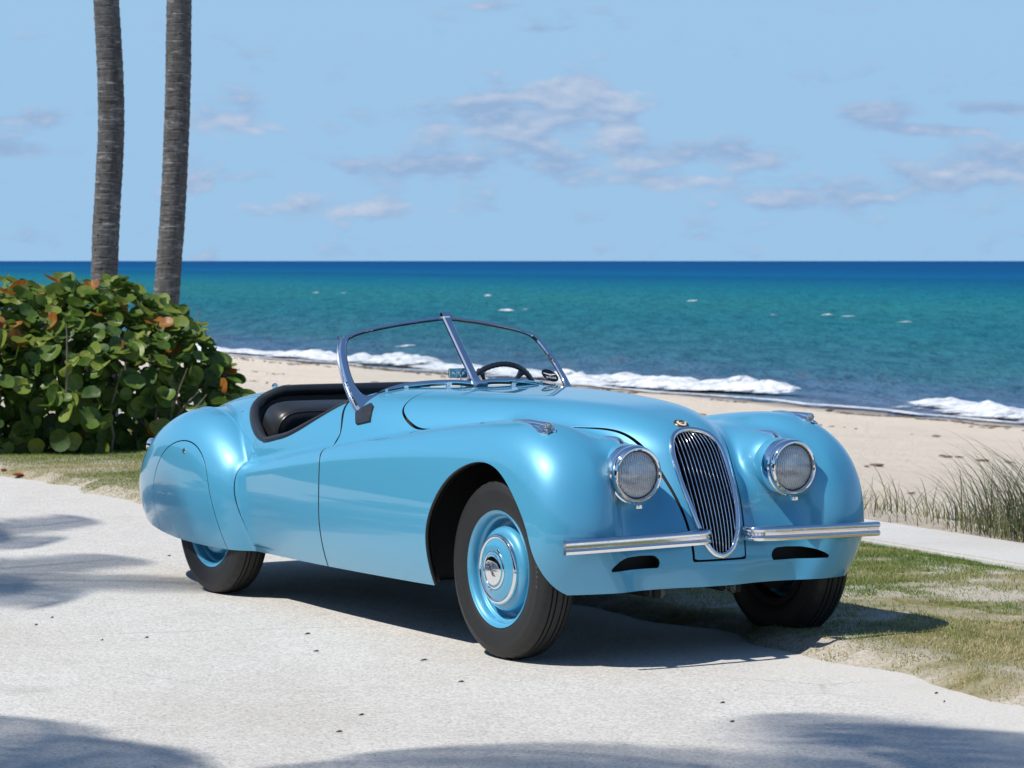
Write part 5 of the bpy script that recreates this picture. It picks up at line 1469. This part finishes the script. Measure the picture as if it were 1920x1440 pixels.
M_TWIG = simple('grey twig bark', (.20, .17, .14), .85, noise=(30, .4))
rr_ = random.Random(4)
for k in range(46):
    x = rr_.uniform(-4.6, -2.5); y = rr_.uniform(22.4, 23.8); zt = rr_.uniform(.5, 1.15)
    p0 = Vector((x, y, .0)) - hloc; p0.z = 0; p1 = p0 + Vector((rr_.uniform(-.15, .15), rr_.uniform(-.25, .1), zt * .5)); p2 = p1 + Vector((rr_.uniform(-.25, .25), rr_.uniform(-.3, .15), zt * .5))
    mb = MB(); mb.tube([p0, (p0 + p1) / 2 + Vector((.03, 0, 0)), p1, (p1 + p2) / 2 + Vector((0, .03, .02)), p2], [.013, .011, .010, .007, .004], 6); mb.build('branch', M_TWIG, HEDGE)

# ---------------- palms
M_BARK, nt, b = new_mat('palm bark'); g = NT(nt)
tc = g.n('ShaderNodeTexCoord'); P = tc.outputs['Object']
n1 = g.noise(g.mapping(P, (1, 1, .35)), 16, 7, .7); n2 = g.noise(P, 2.2, 4, .6); n3 = g.noise(g.mapping(P, (.6, .6, 3.2)), 9, 6, .65, .4)
c = g.ramp(n1, [(.25, (.055, .053, .052)), (.5, (.115, .110, .107)), (.75, (.205, .197, .192))])
c = g.mix(g.rng(n2, .4, .65, 0, .45), c, (.125, .125, .13)); c = g.mix(g.rng(n3, .56, .66, 0, .75), c, (.36, .34, .33)); c = g.mix(g.rng(n3, .30, .42, .85, 0), c, (.035, .033, .032))
hole = g.n('ShaderNodeTexVoronoi'); hole.inputs['Scale'].default_value = 9; g.l(g.mapping(P, (1, 1, .8)), hole.inputs['Vector'])
c = g.mix(g.math('MULTIPLY', g.rng(hole.outputs[0], .06, .12, 1, 0), g.rng(n2, .48, .52)), c, (.02, .018, .018))
g.l(c, b.inputs['Base Color']); b.inputs['Roughness'].default_value = .9; b.inputs['Specular IOR Level'].default_value = .15
g.l(g.bump(g.math('ADD', n3, n1), .8, .02), b.inputs['Normal'])
M_FROND = leaf_material('palm frond', (.055, .105, .022), (.085, .14, .030), .3)
M_RIB = simple('frond rib', (.20, .22, .08), .5)
def frond_mesh(L, seed):
    r = random.Random(seed); mb = MB(); mb2 = MB(); n = 16; pts = []
    th = R(38); p = Vector((0, 0, 0))
    for k in range(n + 1):
        pts.append(p.copy()); p = p + Vector((math.cos(th), 0, math.sin(th))) * (L / n); th -= R(7.2)
    mb2.tube(pts, [.028 * (1 - k / n * .9) + .002 for k in range(n + 1)], 5)
    npair = 62
    for k in range(npair):
        u = .14 + .86 * k / (npair - 1); q = u * n; i = min(int(q), n - 1); f = q - i; c = pts[i].lerp(pts[i + 1], f); tg = (pts[i + 1] - pts[i]).normalized()
        ll = L * .30 * (math.sin(math.pi * min(1, u * .78 + .20)) ** .7) * r.uniform(.85, 1.1)
        for sd in (-1, 1):
            side = Vector((0, sd, 0)); dirv = (tg * .62 + side * .78 + Vector((0, 0, -.12))).normalized(); w = .021
            e1 = c + dirv * ll * .5; dirv2 = (dirv + Vector((0, 0, -.55))).normalized(); e2 = e1 + dirv2 * ll * .5
            wv = tg * w; mb.add([c - wv * .5, c + wv * .5, e1 + wv * .5, e1 - wv * .5, e2], [(0, 1, 2, 3), (3, 2, 4)])
    return mb, mb2
FR = []
for k in range(3):
    a, b_ = frond_mesh(2.5, k)
    o1 = a.build('frond', M_FROND, weld=False); o2 = b_.build('rib', M_RIB); FR.append((o1.data, o2.data)); bpy.data.objects.remove(o1); bpy.data.objects.remove(o2)
def palm(x, y, path, rad, label, seed, nf=20, droop=0.0, fs=1.0):
    """path: (z, dx) offsets of the trunk axis from (x, y)"""
    r = random.Random(seed); root = empty('palm_tree', (x, y, 0)); tag(root, label, 'palm tree', 'tall slender palms by the path')
    zs = np.array([p[0] for p in path]); dx = np.array([p[1] for p in path]); H = zs[-1]; cs = cspline(np.stack([zs, dx], 1), 400)
    nseg = 34; Z = []; z = 0.0
    V = []; F = []
    while z < H:
        st = r.uniform(.075, .125); tilt = r.uniform(-.10, .10); az = r.uniform(0, 6.28)
        Z += [(z, 1.0, tilt, az), (z + st * .35, 1.012, tilt, az), (z + st * .80, 1.035, tilt, az), (z + st * .93, 1.045, tilt, az), (z + st * .985, .985, tilt, az)]; z += st
    m = len(Z)
    A = np.linspace(0, 2 * math.pi, nseg, endpoint=False)
    VV = []
    for k, (z, q, tilt, az) in enumerate(Z):
        rr = rad * (1 + .35 * math.exp(-z / .35) - .025 * z / 3) * q
        nz = rr * (1 + .035 * fbm(np.cos(A) * 2.2 + 7, np.sin(A) * 2.2 + z * 3.5, seed, 3) + .018 * fbm(np.cos(A) * 8, np.sin(A) * 8 + z * 14, seed + 3, 2))
        cx = np.interp(z, cs[:, 0], cs[:, 1]); VV.append(np.stack([cx + nz * np.cos(A), nz * np.sin(A), z + .35 * rad * tilt * np.cos(A - az)], 1))
    V = np.concatenate(VV); i = np.arange((m - 1) * nseg); a = i // nseg * nseg; j = i % nseg; j2 = (j + 1) % nseg
    F = np.stack([a + j, a + j2, a + nseg + j2, a + nseg + j], 1)
    me = np_mesh('trunk', V, F); me.set_sharp_from_angle(angle=R(50)); link_mesh('trunk', me, M_BARK, root)
    top = Vector((dx[-1], 0, H))
    for k in range(nf):
        f1, f2 = FR[k % 3]; a = 2 * math.pi * (k * .381966) ; el = r.uniform(-.5, .75) * (1 - .4 * k / nf) - .1 - droop
        o = bpy.data.objects.new('frond', f1); COL.objects.link(o); o.parent = root; o.location = top; o.rotation_euler = (r.uniform(-.3, .3), -el, a); sc = r.uniform(.85, 1.08) * fs; o.scale = (sc, sc, sc)
        c = bpy.data.objects.new('rib', f2); COL.objects.link(c); c.parent = o
    return root
palm(-3.76, 27.0, [(0, -.06), (1.2, -.03), (1.95, 0), (2.7, .045), (3.4, .035), (4.1, .0), (6.5, -.05), (9.3, .05)], .122, 'grey ringed palm trunk, left of the pair rising behind the hedge', 1)
palm(-3.32, 28.0, [(0, -.08), (1.0, -.02), (1.9, .05), (2.7, .095), (3.5, .12), (4.2, .13), (6.5, .2), (9.0, .25)], .122, 'grey ringed palm trunk nearest the car, right of the pair behind the hedge', 2)
# palms on the sunny side: some cast seen shadows, others added to darken paint reflections
kx, ky = SUN.x / SUN.z, SUN.y / SUN.z
for (gx, gy, H, sd, fs) in ((-2.05, 7.95, 7.6, 11, .90), (1.20, 7.80, 7.8, 12, 1.0), (-3.7, 13.5, 8.2, 13, 1.0), (-6.6, 13.0, 7.6, 14, 1.1), (-8.8, 15.6, 8.4, 15, 1.1), (-4.15, 15.7, 8.0, 16, 1.08), (-6.4, 10.4, 7.4, 17, 1.1)):
    palm(gx + kx * H, gy + ky * H, [(0, 0), (2.5, .05), (5, .02), (H, 0)], .13, 'tall landward palm shading ' + ['the lower left of the path', 'the path before the front bumper', 'the path left of the rear wheel', 'the middle of the path left of the car, added to darken the paint reflections', 'the far path, added to darken the ground in the reflections, closest to the clipped hedge', 'the far path, next behind the rear-wheel palm', 'the near path, added to darken the mirrored road, closest to the clipped hedge'][sd - 11], sd, 22, .1, fs)

# ---------------- clipped hedge along the landward side (unseen, added for dark reflections in the paintwork)
n = 26000; t = rng.uniform(-26, 70, n); zz = rng.uniform(.0, 1, n) ** .8 * 4.2; sfc = rng.uniform(0, 1, n)
s = np.where(zz > 3.9, rng.uniform(-10.2, -8.6, n), -8.6 - .35 * sfc ** 2) + .25 * fbm(t * .4, zz * .6, 131, 3); zz = zz + .2 * fbm(t * .5, t * 0, 133, 3)
c = np.stack([NS.x * s + TS.x * t, NS.y * s + TS.y * t, zz], 1); a_ = rng.normal(0, 1, (n, 3)); a_ /= np.linalg.norm(a_, axis=1)[:, None]; b_ = np.cross(a_, rng.normal(0, 1, (n, 3))); b_ /= np.linalg.norm(b_, axis=1)[:, None]
r_ = rng.uniform(.10, .22, (n, 1)); VV = np.stack([c - a_ * r_, c + b_ * r_ * .5, c + a_ * r_, c - b_ * r_ * .5], 1).reshape(-1, 3)
TH = empty('reflection_hedge', W(-9.4, 20)); tag(TH, 'tall dark clipped hedge added out of view on the landward side to darken paint reflections', 'hedge'); hl_ = Vector(TH.location)
o = link_mesh('leaf_mass', np_mesh('leaf_mass', VV - np.array(hl_[:]), np.arange(4 * n).reshape(-1, 4), smooth=False), LEAF_MATS[0], TH); o['kind'] = 'stuff'
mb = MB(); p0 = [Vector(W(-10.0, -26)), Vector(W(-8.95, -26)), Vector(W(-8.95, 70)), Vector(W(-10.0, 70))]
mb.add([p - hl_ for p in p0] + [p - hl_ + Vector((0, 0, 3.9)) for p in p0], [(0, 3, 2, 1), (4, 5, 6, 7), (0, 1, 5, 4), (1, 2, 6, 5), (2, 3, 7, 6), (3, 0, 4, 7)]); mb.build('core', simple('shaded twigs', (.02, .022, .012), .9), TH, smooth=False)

# ---------------- bits of dry leaf lying on the path and lawn edge
M_DRY = simple('dry brown leaf bit', (.075, .055, .040), .8); M_RUST = simple('rusty fallen leaf', (.34, .12, .05), .7)
def ground_at(x, y): d = 5450 * EYE / (y - 489.0); return ((x - 960) / 5450 * d, d)
for k, (x, y, w) in enumerate([(575, 1193, 14), (591, 1226, 14), (794, 1243, 18), (864, 1284, 14), (634, 1379, 16), (676, 1347, 13), (1760, 1306, 9), (1357, 1324, 12), (1375, 1360, 12), (94, 1162, 7), (64, 1176, 8), (315, 1045, 9), (188, 1205, 6), (272, 1200, 9), (1775, 1322, 5)]):
    X, D = ground_at(x, y); L = w * D / 5450; r = random.Random(k); mb = MB(); a = r.uniform(-.3, .3); ca, sa = math.cos(a), math.sin(a)
    pr = [(-.5, 0, .001), (-.2, .07, .004), (.15, .08, .006), (.5, .02, .003), (.15, -.06, .003), (-.2, -.07, .002)]
    vs = [(X + (u * ca - v * sa) * L, D + (u * sa + v * ca) * L, .004 + h) for u, v, h in pr]; mb.add(vs, [(0, 1, 2, 3), (0, 3, 4, 5)])
    vs2 = [(a_, b_, c_ - .003) for a_, b_, c_ in vs]; mb.add(vs2, [(3, 2, 1, 0), (5, 4, 3, 0)])
    o = mb.build('dry_leaf', M_DRY, smooth=False, weld=False); tag(o, 'small dark curled scrap of dry leaf lying on the pale path', 'dry leaf', 'scraps of dry leaf on the path')
for x, y, w, lab in ((32, 897, 22, 'rusty fallen leaf on the path edge below the hedge, the larger one'), (6, 889, 12, 'rusty fallen leaf below the hedge at the left picture edge')):
    X, D = ground_at(x, y); L = w * D / 5450; mb = MB(); vs = [(X + L * .5 * math.cos(a), D + L * .6 * math.sin(a), .02 + .02 * abs(math.sin(a))) for a in np.linspace(0, 6.283, 12, endpoint=False)]
    mb.add(vs + [(X, D, .012)], [(i, (i + 1) % 12, 12) for i in range(12)]); o = mb.build('fallen_leaf', M_RUST, weld=False); tag(o, lab, 'fallen leaf')
print('plants', round(time.time() - T0, 1))
